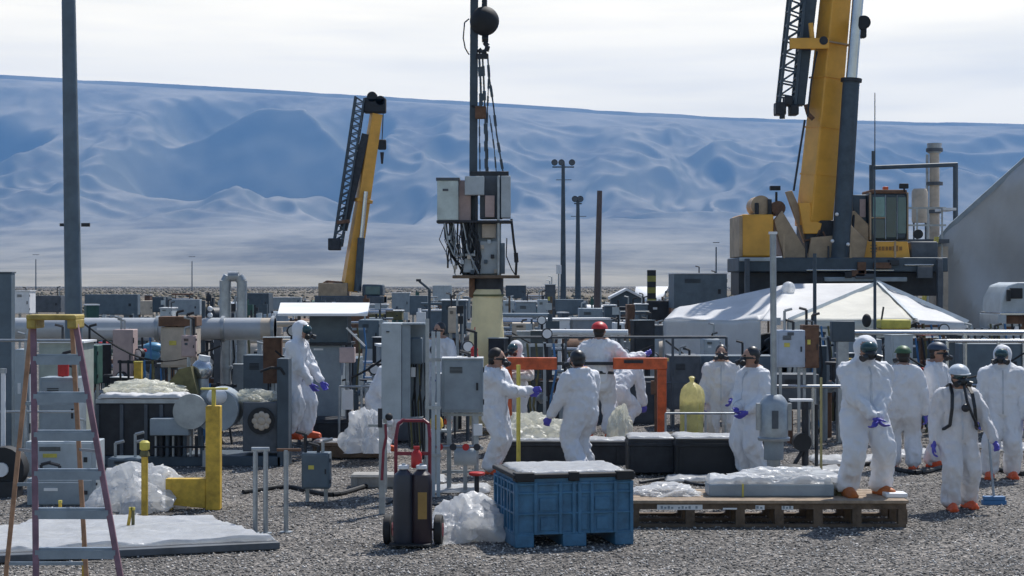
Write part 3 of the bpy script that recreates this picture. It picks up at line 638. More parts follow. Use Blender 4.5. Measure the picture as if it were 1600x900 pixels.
# clear plastic heaps
crumple('plastic_heap', m_plas, None, (.44, .45), .46, 2, loc=at(222, 21.4)); tag(bpy.data.objects['plastic_heap'], 'pale heap of clear plastic sheeting behind the slim yellow post', 'plastic sheeting')
o = crumple('plastic_bag', m_plas, None, (.36, .42), .36, 5, loc=ground(738, 838)); tag(o, 'white crumpled plastic bag on gravel between hand truck and blue container', 'plastic bag')
o = crumple('plastic_bag', m_plas, None, (.22, .26), .22, 15, loc=ground(704, 840)); tag(o, 'small clear plastic bag lying right beside the wheel of the hand truck', 'plastic bag')

# pipe stands
def pstand(label, xs, ytop, ybot, top=True, grp='grey pipe stands'):
    D = GD(ybot); t = Thing('pipe_stand', label, 'pipe stand', at(sum(xs) / len(xs), D), 0, grp); cx = t.loc.x; z = CH - (ytop - 440) * D / 2800
    for x in xs:
        X = (x - 800) * D / 2800 - cx; MB().cyl((X, 0, 0), (X, 0, z), .026, n=10).build('upright', m_galv, t); MB().cyl((X, 0, 0), (X, 0, .012), .07, n=12).build('base_flange', m_galv, t)
    if top and len(xs) > 1: X0 = (xs[0] - 800) * D / 2800 - cx; X1 = (xs[-1] - 800) * D / 2800 - cx; MB().cyl((X0 - .04, 0, z), (X1 + .04, 0, z), .024, n=10).build('top_rail', m_galv, t)
    elif top: MB().cyl((-.1, 0, z), (.16, 0, z), .016, n=8).build('top_rail', m_rust, t)
    return t
pstand('pair of grey pipe uprights joined at the top, left of slate junction box', (399, 415), 702, 834)
pstand('single grey pipe upright with small brown crossbar, beside the joined pair', (447,), 703, 832)
# junction box on legs
def boxon(label, x0, x1, y0, y1, ybot, mat, dep=.25, name='junction_box', cat='junction box', legm=None, rz=0, door=True, roof=None, grp=None, nlegs=2, D=None, legr=.022, extra=None):
    D = D or GD(ybot); s = 2800 / D; zt = CH - (y0 - 440) / s; zb = max(0, CH - (y1 - 440) / s); wd = (x1 - x0) / s
    t = Thing(name, label, cat, at((x0 + x1) / 2, D), rz, grp)
    MB().b2(-wd / 2, wd / 2, 0, dep, zb, zt).build('enclosure', mat, t, min(.012, wd * .06))
    if door: 
        MB().b2(-wd / 2 + wd * .06, wd / 2 - wd * .06, -.014, .0, zb + (zt - zb) * .05, zt - (zt - zb) * .05).build('door', mat, t, .004)
        d = MB(); d.b2(wd * .33, wd * .38, -.03, -.014, zb + (zt - zb) * .42, zb + (zt - zb) * .56); d.build('handle', m_dark, t)
    if door and D < 75:
        rk = random.Random(int(x0 * 7 + y0)); hh = zt - zb; ww = wd; k_ = rk.randrange(4)
        if k_ in (0, 2):
            v_ = MB(); 
            for j in range(5): v_.b2(-ww * .3, ww * .0, -.024, -.012, zb + hh * (.74 + .025 * j), zb + hh * (.752 + .025 * j))
            v_.build('louvre', m_dark, t)
        if k_ in (1, 2): MB().b2(-ww * .25, -ww * .05, -.02, -.013, zb + hh * .55, zb + hh * .66).build('name_plate', rk.choice((m_white, m_dgrey, m_lyel)), t)
        for j in range(rk.randrange(1, 4)):
            xx = rk.uniform(-.4, .4) * ww; zz_ = zt + rk.uniform(.05, .35); MB().tube([(xx, dep * .4, zt - .02), (xx, dep * .4, zz_), (xx + rk.choice((-1, 1)) * .12, dep * .4, zz_ + .03)], .022, 6).build('conduit', rk.choice((m_galv, m_dark)), t)
        MB().b2(ww * .5, ww * .5 + .012, -.0, .03, zb + hh * .15, zb + hh * .25).build('hinge', m_dark, t); MB().b2(ww * .5, ww * .5 + .012, -.0, .03, zb + hh * .75, zb + hh * .85).build('hinge', m_dark, t)
    if zb > .06:
        for i in range(nlegs):
            X = -wd * .33 + wd * .66 * i / max(1, nlegs - 1) if nlegs > 1 else 0
            MB().bar((X, dep * .5, 0), (X, dep * .5, zb), legr * 2).build('leg', legm or m_galv, t)
    if roof: MB().b2(-wd / 2 - roof, wd / 2 + roof, -roof, dep + roof, zt, zt + .03).build('roof', m_white, t)
    return t
boxon('small slate blue junction box on two short legs, beside the pipe uprights', 471, 515, 708, 764, 786, m_blugrey)

# ---------------------------------------------------------------- pallet and what lies on it
D0 = 19.65; x0 = (985 - 800) * D0 / 2800; x1 = (1420 - 800) * D0 / 2800; PZ = .30
T = Thing('long_pallet', 'long dark wooden pallet with pale deck boards, running right from the blue container', 'pallet', (x0, D0, 0)); L = x1 - x0
for i in range(7): y = i * .16; MB().b2(0, L, y, y + .125, PZ - .035, PZ).build('deck_board', m_wood, T, .004)
for y in (0.03, .5, .96): 
    MB().b2(.02, L - .02, y, y + .1, 0.0, .035).build('bottom_board', m_brown, T); MB().b2(.02, L - .02, y, y + .1, PZ - .10, PZ - .036).build('stringer', m_brown, T)
for i, f in enumerate((0, .2, .38, .52, .66, .8, .965)):
    for y in (0.03, .5, .96): MB().b2(f * L, f * L + .1, y + .003, y + .098, .035, PZ - .1).build('block', m_brown, T)
for a, b, z0, z1 in ((1027, 1098, 789, 797), (1130, 1152, 794, 796.5), (1181, 1195, 790, 797), (1222, 1240, 791, 797)):
    xa = (a - 985) * D0 / 2800; xb = (b - 985) * D0 / 2800; za = CH - (z0 - 440) * D0 / 2800; zb = CH - (z1 - 440) * D0 / 2800
    l_ = MB().b2(xa, xb, .021, .029, zb, za).build('paper_label', m_white, T)
    if z1 - z0 > 5:
        k = MB(); n_ = max(2, int((b - a) / 6)); 
        for i in range(n_):
            if (i * 7) % 5 != 3: k.b2(xa + (xb - xa) * (.08 + .84 * i / n_), xa + (xb - xa) * (.08 + .84 * (i + .62) / n_), .018, .0205, zb + .012, zb + .012 + (.02 if i % 2 else .03))
        k.build('print', m_grey, l_)
t = Thing('wrapped_beam', 'flat grey slab wrapped in plastic with a yellow strap, on the long pallet', 'slab', at(1202, 20.15, PZ)); hw = 97 / 139
MB().b2(-hw, hw, -.18, .25, .0, .14).build('slab', m_grey, t, .015); MB().b2(-.33, -.31, -.185, .255, 0, .146).build('strap', m_lyel, t)
o = sheet('wrapping', m_plas, t, -hw, hw, -.17, .24, .145, .07, 8, .03)
o = crumple('plastic_heap', m_plas, None, (.50, .18), .13, 12, loc=at(1232, 20.28, PZ + .15), rough=1.6); tag(o, 'jagged heap of white plastic on the wrapped grey slab', 'plastic sheeting')
o = crumple('plastic_heap', m_plas, None, (.30, .25), .09, 22, loc=at(1042, 20.3, PZ), rough=1.5); tag(o, 'thin scrap of white plastic on left end of the long pallet', 'plastic sheeting')
o = crumple('dark_rag', m_olive, None, (.13, .16), .11, 32, loc=at(1306, 20.3, PZ)); tag(o, 'crumpled olive brown rag on the pallet left of the big worker', 'rag')
o = MB().b2(-.12, .12, -.12, .12, 0, .05).build('white_block', m_white, None, .01); o.location = at(1398, 20.0, PZ); tag(o, 'small flat white block on right corner of the long pallet', 'block')

# mop
T = Thing('floor_brush', 'long handled brush with blue head held upright beside the nearest worker', 'brush', ground(1553, 788)); 
MB().cyl((0, 0, .08), (-.07, .05, 1.05), .015).build('handle', m_alum, T); MB().b2(-.13, .13, -.05, .05, .05, .1).build('head', m_blue, T, .01); MB().b2(-.14, .14, -.055, .055, 0, .05).build('bristles', m_blue, T)

# ---------------------------------------------------------------- beams and dark crates mid ground
def blockbox(label, xa, xb, ytop, ybot, D, mat, dep=.5, cover=True, seed=0, name='dark_crate', cat='crate'):
    s = 2800 / D; zt = CH - (ytop - 440) / s; zb = max(0, CH - (ybot - 440) / s); t = Thing(name, label, cat, at((xa + xb) / 2, D, zb)); wd = (xb - xa) / s
    MB().b2(-wd / 2, wd / 2, 0, dep, 0, zt - zb).build('body', mat, t, .02)
    MB().b2(-wd / 2 - .01, wd / 2 + .01, -.015, dep + .01, (zt - zb) * .78, (zt - zb) * .88).build('rim', mat, t, .01)
    for f in (-.42, .42): MB().b2(f * wd - .02, f * wd + .02, -.02, 0, .03, (zt - zb) * .75).build('rib', mat, t)
    if cover: sheet('cover', m_plas, t, -wd / 2, wd / 2, -.01, dep, zt - zb + .006, .03, seed, .05)
    return t
blockbox('long dark crate with bright plastic top, right of the orange frame post', 1056, 1158, 686, 742, 24.6, m_black, .7, True, 1)
blockbox('short dark crate with plastic top standing under the orange frame corner', 982, 1055, 686, 740, 24.9, m_dark, .7, True, 2)
blockbox('long low dark beam with white top behind the worker facing left', 782, 982, 690, 727, 26.4, m_dark, .5, True, 3, 'support_beam', 'beam')
blockbox('brown timber beam lying left of the open electrical cabinet', 488, 592, 692, 716, 27.2, m_brown, .5, True, 4, 'timber_beam', 'beam')
blockbox('dark skid in shade behind the white plastic bag, right of the kiosk', 487, 568, 655, 690, 29, m_dark, .7, False, 6, 'dark_skid', 'skid')
blockbox('low concrete kerb block on gravel behind the open electrical cabinet', 548, 640, 742, 766, 23.4, m_conc, .4, False, 5, 'concrete_block', 'concrete block')
o = crumple('plastic_bag', m_plas, None, (.27, .3), .52, 41, loc=at(572, 26.6, .18), rough=1.4); tag(o, 'tall white plastic bag on the brown timber, below the bending worker', 'plastic bag')
o = crumple('plastic_heap', m_yplas, None, (.43, .35), .36, 42, loc=at(833, 27.0, .30), rough=1.3); tag(o, 'cream heap of plastic on the long beam, right of the yellow stick', 'plastic sheeting')
o = crumple('plastic_bag', m_yplas, None, (.15, .17), .5, 43, loc=at(969, 27.5, .22), rough=1.2); tag(o, 'cream filled plastic bag held low behind the worker facing left', 'plastic bag')
bollard('thin bright yellow stick standing between blue container and cream plastic heap', 810, 735, 570, .03, m_lyel, False, 'marker_stick', cat='stick'); 
bollard('thin pale yellow rod standing right of the pump pipe', 1283, 745, 590, .018, M('pale_rod', (.42, .36, .16), .6), False, 'marker_rod', cat='rod')
# orange frame
D = 28.2
T = Thing('orange_frame', 'orange red steel frame of square tube, its corner post right of red hatted worker', 'frame', at(1034, D))
def L_(x, y, d=0): return T.l(x, y, d)
MB().bar(L_(958, 568), L_(1042, 568), .18, .15).build('top_beam', m_orange, T, .01); MB().bar(L_(1034, 577), Vector((0, 0, .0)), .14).build('corner_post', m_orange, T, .01)
MB().bar(L_(790, 568, .02), L_(870, 568, .02), .19, .15).build('left_beam', m_orange, T, .01); MB().bar(L_(870, 568, .02), L_(958, 568), .05).build('tie_rod', m_dark, T)
MB().bar(L_(794, 578, .02), Vector((L_(794, 577).x, .02, 0)), .12).build('left_post', m_orange, T, .01)
m = MB(); m.bar(L_(1013, 562, .4), L_(1045, 562, .4), .05); m.build('bracket', M('tan_yellow', (.5, .4, .15), .6), T)
MB().box(L_(990, 565, -.1), (.3, .02, .05)).build('slot_plate', m_dark, T)
# bagged yellow drum
T = Thing('bagged_drum', 'yellow drum under a knotted translucent plastic bag, right of the orange post', 'drum', at(1081, 27.6, .0)); T.o.scale = (.86, .86, .95)
MB().lathe([(.19, 0), (.2, .02), (.2, .4), (.205, .42), (.2, .44), (.2, .86), (.17, .9)], n=22).build('drum', m_lyel, T)
b_ = MB().lathe([(.205, .1), (.21, .3), (.208, .6), (.214, .84), (.213, .98), (.19, 1.09), (.13, 1.16), (.06, 1.2), (.03, 1.225), (.055, 1.29), (.02, 1.31)], n=40)
b_.v = [tuple(Vector(v) + Vector((v[0], v[1], 0)) * (.10 * math.sin(math.atan2(v[1], v[0]) * 11 + v[2] * 3) * min(1, max(.15, v[2] - .5)) + .05 * math.sin(math.atan2(v[1], v[0]) * 5 - v[2] * 4))) for v in b_.v]
b_.build('bag', M('yellow_tinted_film', (.84, .76, .36), .3, 0, .3, 6, .6, 16, trans=.35, clear=.25), T)

# ---------------------------------------------------------------- tall open electrical cabinet
T = Thing('open_electrical_cabinet', 'tall pale grey electrical cabinet with open right side showing wiring, behind the hand truck', 'electrical cabinet', at(632, 22.6))
s = 2800 / 22.6
def Z(py, D=22.6): return CH - (py - 440) * D / 2800
zt, zb = Z(505), Z(655)
def XX(px): return (px - 632) / s
MB().b2(XX(596), XX(627), 0, .5, zb, zt).build('side_panel', m_lgrey, T, .006)
m = MB(); m.b2(XX(628), XX(641), .02, .06, zb, zt); m.b2(XX(628), XX(664), .35, .4, zb, zt); m.b2(XX(628), XX(664), .0, .4, zt - .02, zt); m.b2(XX(628), XX(660), .05, .4, zb, zb + .02); m.build('housing', m_grey, T)
MB().box((XX(646), .2, Z(549)), (.21, .16, .34)).build('transformer', m_blugrey, T, .02)
MB().b2(XX(641), XX(648), .15, .2, Z(590), Z(575)).build('terminal', m_white, T)
for i in range(7):
    x = XX(636 + i * 4.3); MB().tube([(x, .22, Z(568)), (x + .02 * (-1) ** i, .17, Z(600 + i * 3)), (x - .01, .2, Z(630)), (x + .02, .2, Z(700 + 4 * i))], .011 + .004 * (i % 2), 6).build('cable', [m_dark, m_olive, m_black][i % 3], T)
for x in (599, 662): MB().bar((XX(x), .3, 0), (XX(x), .3, zb), .05).build('leg', m_galv, T)
MB().lathe([(.02, 0), (.02, .012)], n=10).build('lock', m_dark, T).location = (XX(606), -.012, Z(519))
t = Thing('strut_post', 'slotted steel channel post standing between the two grey cabinets', 'strut post', at(677, 22.5)); 
for x in (-.075, .0, .065): MB().bar((x, 0, 0), (x, 0, Z(498 if x < 0 else 518)), .045, .04).build('channel', m_galv if x < 0 else m_lgrey, t)
for zz in (.5, 1.1, 1.7): MB().b2(-.1, .1, -.03, .0, zz, zz + .04).build('cross_channel', m_galv, t)
t = boxon('wide grey wall cabinet on a strut frame with white trimmed top edge', 690, 755, 561, 645, 772, m_grey, .3, 'wall_cabinet', 'cabinet', D=22.8, nlegs=2, legr=.028)
w2 = 32.5 / (2800 / 22.8); zz = Z(561, 22.8)
m = MB(); m.b2(-w2, w2, -.02, .3, zz, zz + .018); m.build('top_trim', m_white, t)
for z_ in (.98, .55, .25): MB().b2(-w2, w2, .12, .17, z_, z_ + .035).build('frame_rail', m_galv, t)
# gear hanging beneath
def small(name, label, cat, loc, parts, grp=None, rz=0):
    t = Thing(name, label, cat, loc, rz, grp)
    for nm, fn, mt in parts: m = MB(); fn(m); m.build(nm, mt, t)
    return t
small('valve_manifold', 'cluster of small red handled valves under the wide wall cabinet', 'valves', at(712, 22.6, .62), [('pipe', lambda m: m.cyl((-.3, 0, 0), (.32, 0, 0), .022), m_galv)] + [('handwheel', (lambda x: lambda m: (m.cyl((x, -.08, 0), (x, 0, 0), .01), m.cyl((x, -.09, 0), (x, -.075, 0), .045, n=12)))(x), m_red if i % 2 == 0 else m_dark) for i, x in enumerate((-.2, -.03, .13, .27))])
small('meter_box', 'white small meter box low under the wide wall cabinet', 'meter box', at(746, 22.7, .75), [('case', lambda m: m.b2(-.05, .06, 0, .1, 0, .14), m_white), ('leg', lambda m: m.bar((0, .05, -.75), (0, .05, 0), .03), m_galv)])
small('grey_regulator', 'round grey regulator below the wide wall cabinet', 'regulator', at(727, 22.8, .38), [('body', lambda m: m.cyl((-.14, 0, .1), (.14, 0, .1), .12, n=16), m_lgrey), ('support', lambda m: m.bar((0, 0, -.38), (0, 0, 0), .05), m_galv)])
small('yellow_jug', 'yellow jug with pale neck standing between strut post and wall cabinet', 'jug', at(682, 23.3, .78), [('jug', lambda m: m.lathe([(.06, 0), (.09, .04), (.08, .13), (.03, .19)], n=12), m_yel), ('neck', lambda m: m.lathe([(.03, .19), (.028, .34)], n=10), m_white), ('shelf', lambda m: m.b2(-.15, .2, -.1, .1, -.03, -.002), m_galv), ('post', lambda m: m.bar((0, 0, -.78), (0, 0, -.03), .04), m_galv)])
small('red_hose_valve', 'red valve with coiled cable standing on gravel right under the wall cabinet', 'valve', at(745, 22.2, 0), [('stem', lambda m: m.cyl((0, 0, 0), (0, 0, .3), .03), m_dark), ('wheel', lambda m: m.lathe([(.09, .3), (.1, .31), (.1, .33), (.09, .34)], n=14), m_red)])
small('tool_stand', 'grey bracket stand with black knobs left of the hand truck', 'tool stand', at(597, 20.8, 0), [('post', lambda m: m.bar((0, 0, 0), (0, 0, 1.05), .07), m_galv), ('arm', lambda m: m.bar((-.16, 0, 1.03), (.12, 0, 1.03), .03), m_galv), ('knob', lambda m: m.sph((.08, 0, 1.13), .045), m_black), ('clamp', lambda m: m.box((-.02, -.03, 1.12), (.05, .05, .22)), m_dark), ('hose', lambda m: m.tube([(.04, -.03, 1.05), (.05, -.04, .9), (.02, -.04, .75), (.0, -.05, .4)], .016), m_maroon)])

# ---------------------------------------------------------------- steel pole with pump
T = Thing('well_pump', 'grey steel canister pump on a slim pipe, topped by a tall steel pole', 'pump', at(1209, 22.6))
def z2(py): return CH - (py - 440) * 22.6 / 2800
MB().lathe([(.085, z2(740)), (.085, z2(718))], n=14).build('lower_pipe', m_galv, T)
MB().lathe([(.12, z2(718)), (.125, z2(716)), (.125, z2(688)), (.15, z2(687))], n=20).build('lower_can', m_grey, T)
MB().lathe([(.2, z2(688)), (.205, z2(684)), (.2, z2(683)), (.18, z2(682)), (.18, z2(630)), (.14, z2(622)), (.1, z2(617))], n=24).build('canister', m_galv, T)
for a in (-1, 1): MB().b2(a * .19 - .03, a * .19 + .03, -.05, .05, z2(672), z2(630)).build('lug', m_galv, T)
MB().b2(-.05, .03, -.2, -.175, z2(668), z2(640)).build('name_plate', m_dgrey, T)
MB().cyl((0, 0, z2(617)), (-.01, 0, z2(366)), .04, n=14).build('pole', m_galv, T); MB().b2(-.06, .04, -.04, .04, z2(366), z2(362)).build('pole_cap', m_white, T); MB().cyl((0, 0, 0), (0, 0, z2(740)), .07, n=12).build('well_pipe', m_galv, T)
def pole(label, px, D, ytop, r0, r1, mat, name='post', cat='post', grp=None, dx=0, parts=()):
    s = 2800 / D; z = CH - (ytop - 440) / s; t = Thing(name, label, cat, at(px, D), 0, grp)
    MB().cyl((0, 0, 0), (dx, 0, z), r0, r1, 12).build('shaft', mat, t)
    for nm, fn, mt in parts: m = MB(); fn(m, z, dx); m.build(nm, mt, t)
    return t
pole('thin dark steel rod standing through the tent left of its peak', 1273, 36, 396, .04, .035, m_slate, 'standing_rod', 'rod')
pole('thin dark rod at the peak of the white tent', 1367, 33, 437, .028, .028, m_slate, 'standing_rod', 'rod')
# cabinets behind the pole
t = boxon('pale lilac grey cabinet with small vent, behind the tall steel pole', 1214, 1258, 516, 574, 620, M('lilac_grey', (.40, .46, .56), .5), .3, 'vented_cabinet', 'cabinet', D=28.5)
MB().b2(-.06, .04, -.035, -.02, CH - 84 * 28.5 / 2800, CH - 79 * 28.5 / 2800 + .0).build('vent', m_dgrey, t)
boxon('brown framed dark panel rack just right of the lilac cabinet', 1255, 1280, 508, 575, 625, m_rust, .35, 'panel_rack', 'rack', D=29.5)
boxon('dark square sign box on a stubby post, in front of the cream tent skirt', 1300, 1336, 502, 534, 640, m_slate, .2, 'sign_box', 'sign box', D=30, nlegs=1, legr=.09, door=False)
boxon('squat grey housing behind the masked worker beside the steel pole', 1212, 1280, 585, 640, 690, m_dgrey, .6, 'pump_housing', 'pump housing', D=30)
small('valve_tree', 'dark valve tree with round flange standing right of the grey pump', 'valve tree', at(1258, 25.5, 0), [('stem', lambda m: m.cyl((0, 0, 0), (0, 0, 1.0), .05), m_dark), ('flange', lambda m: m.cyl((-.05, -.1, .42), (-.05, .1, .42), .13, n=18), m_black), ('side_pipe', lambda m: m.tube([(0, 0, .35), (-.15, -.05, .12), (-.2, -.05, 0)], .03), m_dark), ('top_plate', lambda m: m.b2(-.22, .1, -.1, .1, 1.0, 1.03), m_white), ('second_stem', lambda m: m.cyl((.17, .05, 0), (.17, .05, .95), .025), m_dark)])
small('folded_tarp', 'dark folded rubber mat on the ground right of the pump pipe', 'mat', at(1236, 24, 0), [('mat', lambda m: m.sph((0, 0, .1), (.3, .25, .16)), m_black), ('fold', lambda m: m.sph((.16, -.1, .05), (.2, .16, .1)), m_dark)])
# rails in mid ground
def rail(label, px0, px1, py, D, r=.02, mat=m_galv, posts=3, low=True, grp='horizontal guard rails', drop=0):
    t = Thing('guard_rail', label, 'guard rail', at(px0, D), 0, grp); s = 2800 / D; z = CH - (py - 440) / s; Lx = (px1 - px0) / s
    MB().cyl((0, 0, z), (Lx, 0, z), r, n=8).build('top_rail', mat, t)
    if low: MB().cyl((0, 0, z * .5), (Lx, 0, z * .5), r * .8, n=8).build('lower_rail', mat, t)
    for i in range(posts): X = Lx * i / (posts - 1); MB().cyl((X, 0, 0), (X, 0, z), r, n=8).build('post', mat, t)
    return t
rail('long dark handrail running behind red hatted worker to the white tent', 800, 1135, 527, 33, .025, m_dgrey, 5)
rail('low grey handrail before the worker with dark hood, above the long crate', 1040, 1165, 646, 26.3, .016, m_galv, 5, False)
rail('grey handrail at far left behind the stepladder', -40, 120, 532, 24, .02, m_galv, 3)
rail('bright top handrail above the cabinets at right, behind the hatted workers', 1322, 1600, 520, 31, .045, m_silver, 4)
rail('second lower pale rail at far right behind white hooded worker', 1480, 1640, 533, 29.5, .03, m_silver, 3)
rail('pale pipe rail crossing behind pump and pole', 1210, 1330, 604, 29, .03, m_silver, 3, False)

# ================================================================== left equipment
# big blue grey pole
T = Thing('tall_pole', 'very tall blue grey steel pole rising out of frame at left', 'pole', at(118, 30)); sl_ = 30 / 2800
zt_ = CH + 440 * sl_ * 2.2
MB().cyl((0, 0, 0), (-(118 - 108) * sl_ * 1.9, 0, zt_), .155, .085, 20).build('shaft', m_blugrey, T)
MB().lathe([(.26, 0), (.26, .03)], n=16).build('base_plate', m_blugrey, T)
for z in (3.65,): MB().box((.17, 0, z), (.14, .05, .06)).build('bracket', m_dark, T); MB().box((-.22, 0, z), (.08, .05, .05)).build('step_peg', m_dark, T)
T = Thing('square_column', 'dark blue grey square column at the left picture edge', 'column', at(10, 26)); MB().b2(-.1, .1, -.1, .1, 0, CH + 13 * 26 / 2800).build('shaft', m_blugrey, T, .01); MB().b2(-.11, .11, -.11, .11, CH + 13 * 26 / 2800, CH + 13 * 26 / 2800 + .02).build('cap', m_slate, T)
# big duct
D = 33; s = 2800 / D
T = Thing('large_duct_pipe', 'long horizontal silver duct pipe behind the ladder with flanged right end', 'duct pipe', at(18, D, 0)); zc = CH - 74 / s; r = 17.5 / s
X1 = (430 - 18) / s; MB().cyl((-1.2, 0, zc), (X1 - .25, 0, zc), r, n=28).build('duct', M('duct_paint', (.45, .47, .49), .4, .1, .2, 1.5), T)
for x in (X1, (352 - 18) / s, (250 - 18) / s): MB().cyl((x - .06, 0, zc), (x, 0, zc), r * 1.18, n=28).build('flange', m_galv, T)
MB().cyl((X1 - .3, 0, zc), (X1, 0, zc), r * .98, n=24).build('end_section', m_tan, T)
for x in (.6, 2.2, 3.8): MB().b2(x - .06, x + .06, -.1, .1, 0, zc - r + .01).build('support', m_dgrey, T)
MB().b2(1.62, 2.2, -r - .012, -r + .02, zc - .02, zc + .03).build('label_strip', m_white, T)
# vertical pipes
T = Thing('pipe_loop', 'tall inverted loop of two upright silver pipes behind the duct', 'pipe loop', at(365, 34)); s = 2800 / 34
zt = CH + 8 / s
for px, rr in ((352, 9), (378, 8)): X = (px - 365) / s; MB().cyl((X, 0, 0), (X, 0, zt - .08), rr / s, n=18).build('riser', m_galv, T)
MB().tube([((352 - 365) / s, 0, zt - .1), ((357 - 365) / s, 0, zt), ((373 - 365) / s, 0, zt), ((378 - 365) / s, 0, zt - .1)], 8 / s, 14).build('top_bend', m_galv, T)
for z_ in (1.05, 1.9): MB().cyl((-.16, 0, z_), (-.16, 0, z_ + .05), 12 / s, n=18).build('flange', m_galv, T)
T = Thing('narrow_riser', 'thin dark lattice mast with speckled insulators left of the pipe loop', 'mast', at(318, 33)); MB().bar((0, 0, 0), (0, 0, CH - 30 / 85), .06).build('shaft', m_slate, T)
for k in range(4): MB().sph((.12, 0, 2.2 - k * .12), .05).build('insulator', m_white, T)
# tan cabinets etc.
def cb(*a, **k): return boxon(*a, **k)
cb('pale tan cabinet with rust brown top under the duct', 251, 306, 511, 574, 690, m_tan, .5, 'tan_cabinet', 'cabinet', D=31)
cb('small pinkish grey box hanging right of the tan cabinet', 283, 306, 524, 558, 690, m_pinkw, .12, 'small_box', 'box', D=30.4, nlegs=1)
o = MB().b2(-.33, .33, -.05, .5, 0, .17).build('rusty_lid', m_rust, None, .01); o.location = at(278, 31, CH - 70 * 31 / 2800 - .0); tag(o, 'rust coloured lid on top of the tan cabinet', 'lid')
cb('pink grey tall panel under the duct, left of the yellow post stub', 176, 208, 515, 600, 690, m_pinkw, .4, 'electric_locker', 'locker', D=31.5)
cb('pale greenish grey shed front behind ladder steps', 60, 128, 536, 700, 720, M('pale_green_grey', (.36, .40, .36), .6), .8, 'equipment_shed', 'shed', D=28, roof=.04)
cb('grey blue control cabinet between the ladder rails', 62, 122, 590, 700, 720, m_grey, .5, 'control_cabinet', 'cabinet', D=25.6)
cb('narrow light cabinet at far left behind the ladder, door in shade', 22, 46, 546, 700, 720, m_lgrey, .4, 'narrow_cabinet', 'cabinet', D=26.5)
cb('low white lined workbench box seen through the lower ladder steps', 40, 150, 690, 745, 800, m_lgrey, .5, 'bench_box', 'box', D=23, nlegs=3)
cb('grey curved transformer case low behind the ladder', 42, 150, 748, 805, 815, m_grey, .5, 'transformer_case', 'transformer', D=21.6)
cb('teal black switch box beneath the duct right of the ladder', 130, 152, 540, 600, 700, m_green, .4, 'switch_box', 'box', D=30)
small('red_extinguisher', 'small bright red cylinder with white top hung behind upper ladder steps', 'extinguisher', at(99, 25.4, CH - 148 * 25.4 / 2800), [('body', lambda m: m.lathe([(.07, 0), (.08, .01), (.08, .17), (.04, .2)], n=14), m_red), ('cap', lambda m: m.lathe([(.04, .2), (.04, .24)], n=10), m_white)])
small('yellow_stub', 'flat yellow post stub behind the white covered skid', 'post', at(216, 29, 0), [('post', lambda m: m.b2(-.06, .06, -.06, .06, 0, CH - 126 * 29 / 2800), m_yel), ('cap', lambda m: m.b2(-.065, .065, -.065, .065, CH - 126 * 29 / 2800, CH - 126 * 29 / 2800 + .015), m_lyel)])
small('blue_tarp_bundle', 'bright blue tarp bundle under the duct, left of the tan cabinet', 'tarp', at(231, 34, 1.15), [('bundle', lambda m: (m.sph((0, 0, .16), (.24, .2, .15)), m.sph((.1, 0, .3), (.2, .15, .1))), M('blue_tarp', (.10, .30, .48), .4)), ('shelf', lambda m: m.b2(-.3, .3, -.2, .2, -.06, 0), m_dgrey), ('post', lambda m: m.bar((0, 0, -1.15), (0, 0, -.06), .06), m_dgrey)])
small('black_hose_reel', 'black hose reel at far left edge behind the ladder rail', 'hose reel', at(6, 22.5, .0), [('drum', lambda m: m.cyl((0, -.1, .35), (0, .15, .35), .28, n=20), m_black), ('stand', lambda m: m.box((0, 0, .1), (.4, .3, .2)), m_dark), ('hub', lambda m: m.cyl((0, -.14, .35), (0, .18, .35), .09, n=12), m_white)])
small('leaning_white_pipe', 'slim white pipe standing at far left edge by the hose reel', 'pipe', at(5, 23.5, 0), [('pipe', lambda m: m.cyl((0, 0, 0), (-.0, 0, 1.55), .03), m_white), ('collar', lambda m: m.cyl((0, 0, 1.5), (0, 0, 1.56), .045), m_galv)])

# skid
D = 26.3; T = Thing('equipment_skid', 'big dark equipment skid with flange disc, round dial and white litter on top', 'equipment skid', at(290, D)); s = 2800 / D
def lx(px): return (px - 290) / s
def lz(py): return CH - (py - 440) / s
MB().b2(lx(148), lx(440), -.1, .9, 0, lz(712)).build('base_frame', m_slate, T, .01)
for x in (150, 188, 226, 250): MB().b2(lx(x), lx(x) + .05, -.04, 0.02, lz(712), lz(632)).build('stiffener', m_dgrey, T)
MB().b2(lx(150), lx(286), 0, .85, lz(712), lz(630)).build('cabin', m_dark, T, .01)
MB().b2(lx(150), lx(286), -.03, .88, lz(630), lz(624)).build('top_plate', m_galv, T)
MB().b2(lx(240), lx(300), -.28, 0, lz(678), lz(652)).build('side_box', m_grey, T, .01)
MB().cyl((lx(303), -.3, lz(641)), (lx(303), -.2, lz(641)), 27 / s, n=36).build('flange_disc', m_galv, T)
MB().cyl((lx(340), -.18, lz(640)), (lx(340), .5, lz(640)), 34 / s, n=30).build('motor_drum', m_grey, T)
MB().cyl((lx(306), -.2, lz(641)), (lx(306), .2, lz(641)), 12 / s, n=20).build('shaft', m_dark, T)
m = MB(); m.sph((lx(342), -.15, lz(618)), (.16, .14, .13)); m.build('light_dome', m_white, T)
MB().b2(lx(380), lx(434), -.05, .6, lz(705), lz(628)).build('gauge_housing', m_dgrey, T, .01)
MB().cyl((lx(409), -.09, lz(657)), (lx(409), -.05, lz(657)), 21 / s, n=28).build('dial_ring', m_black, T)
m = MB()
for k in range(8): a = k * math.pi / 4; m.sph((lx(410) + math.cos(a) * 10 / s, -.1, lz(657) + math.sin(a) * 10 / s), (.05, .02, .05), n=8, h=5)
m.sph((lx(410), -.11, lz(657)), (.06, .03, .06)); m.build('dial_fan', m_tan, T)
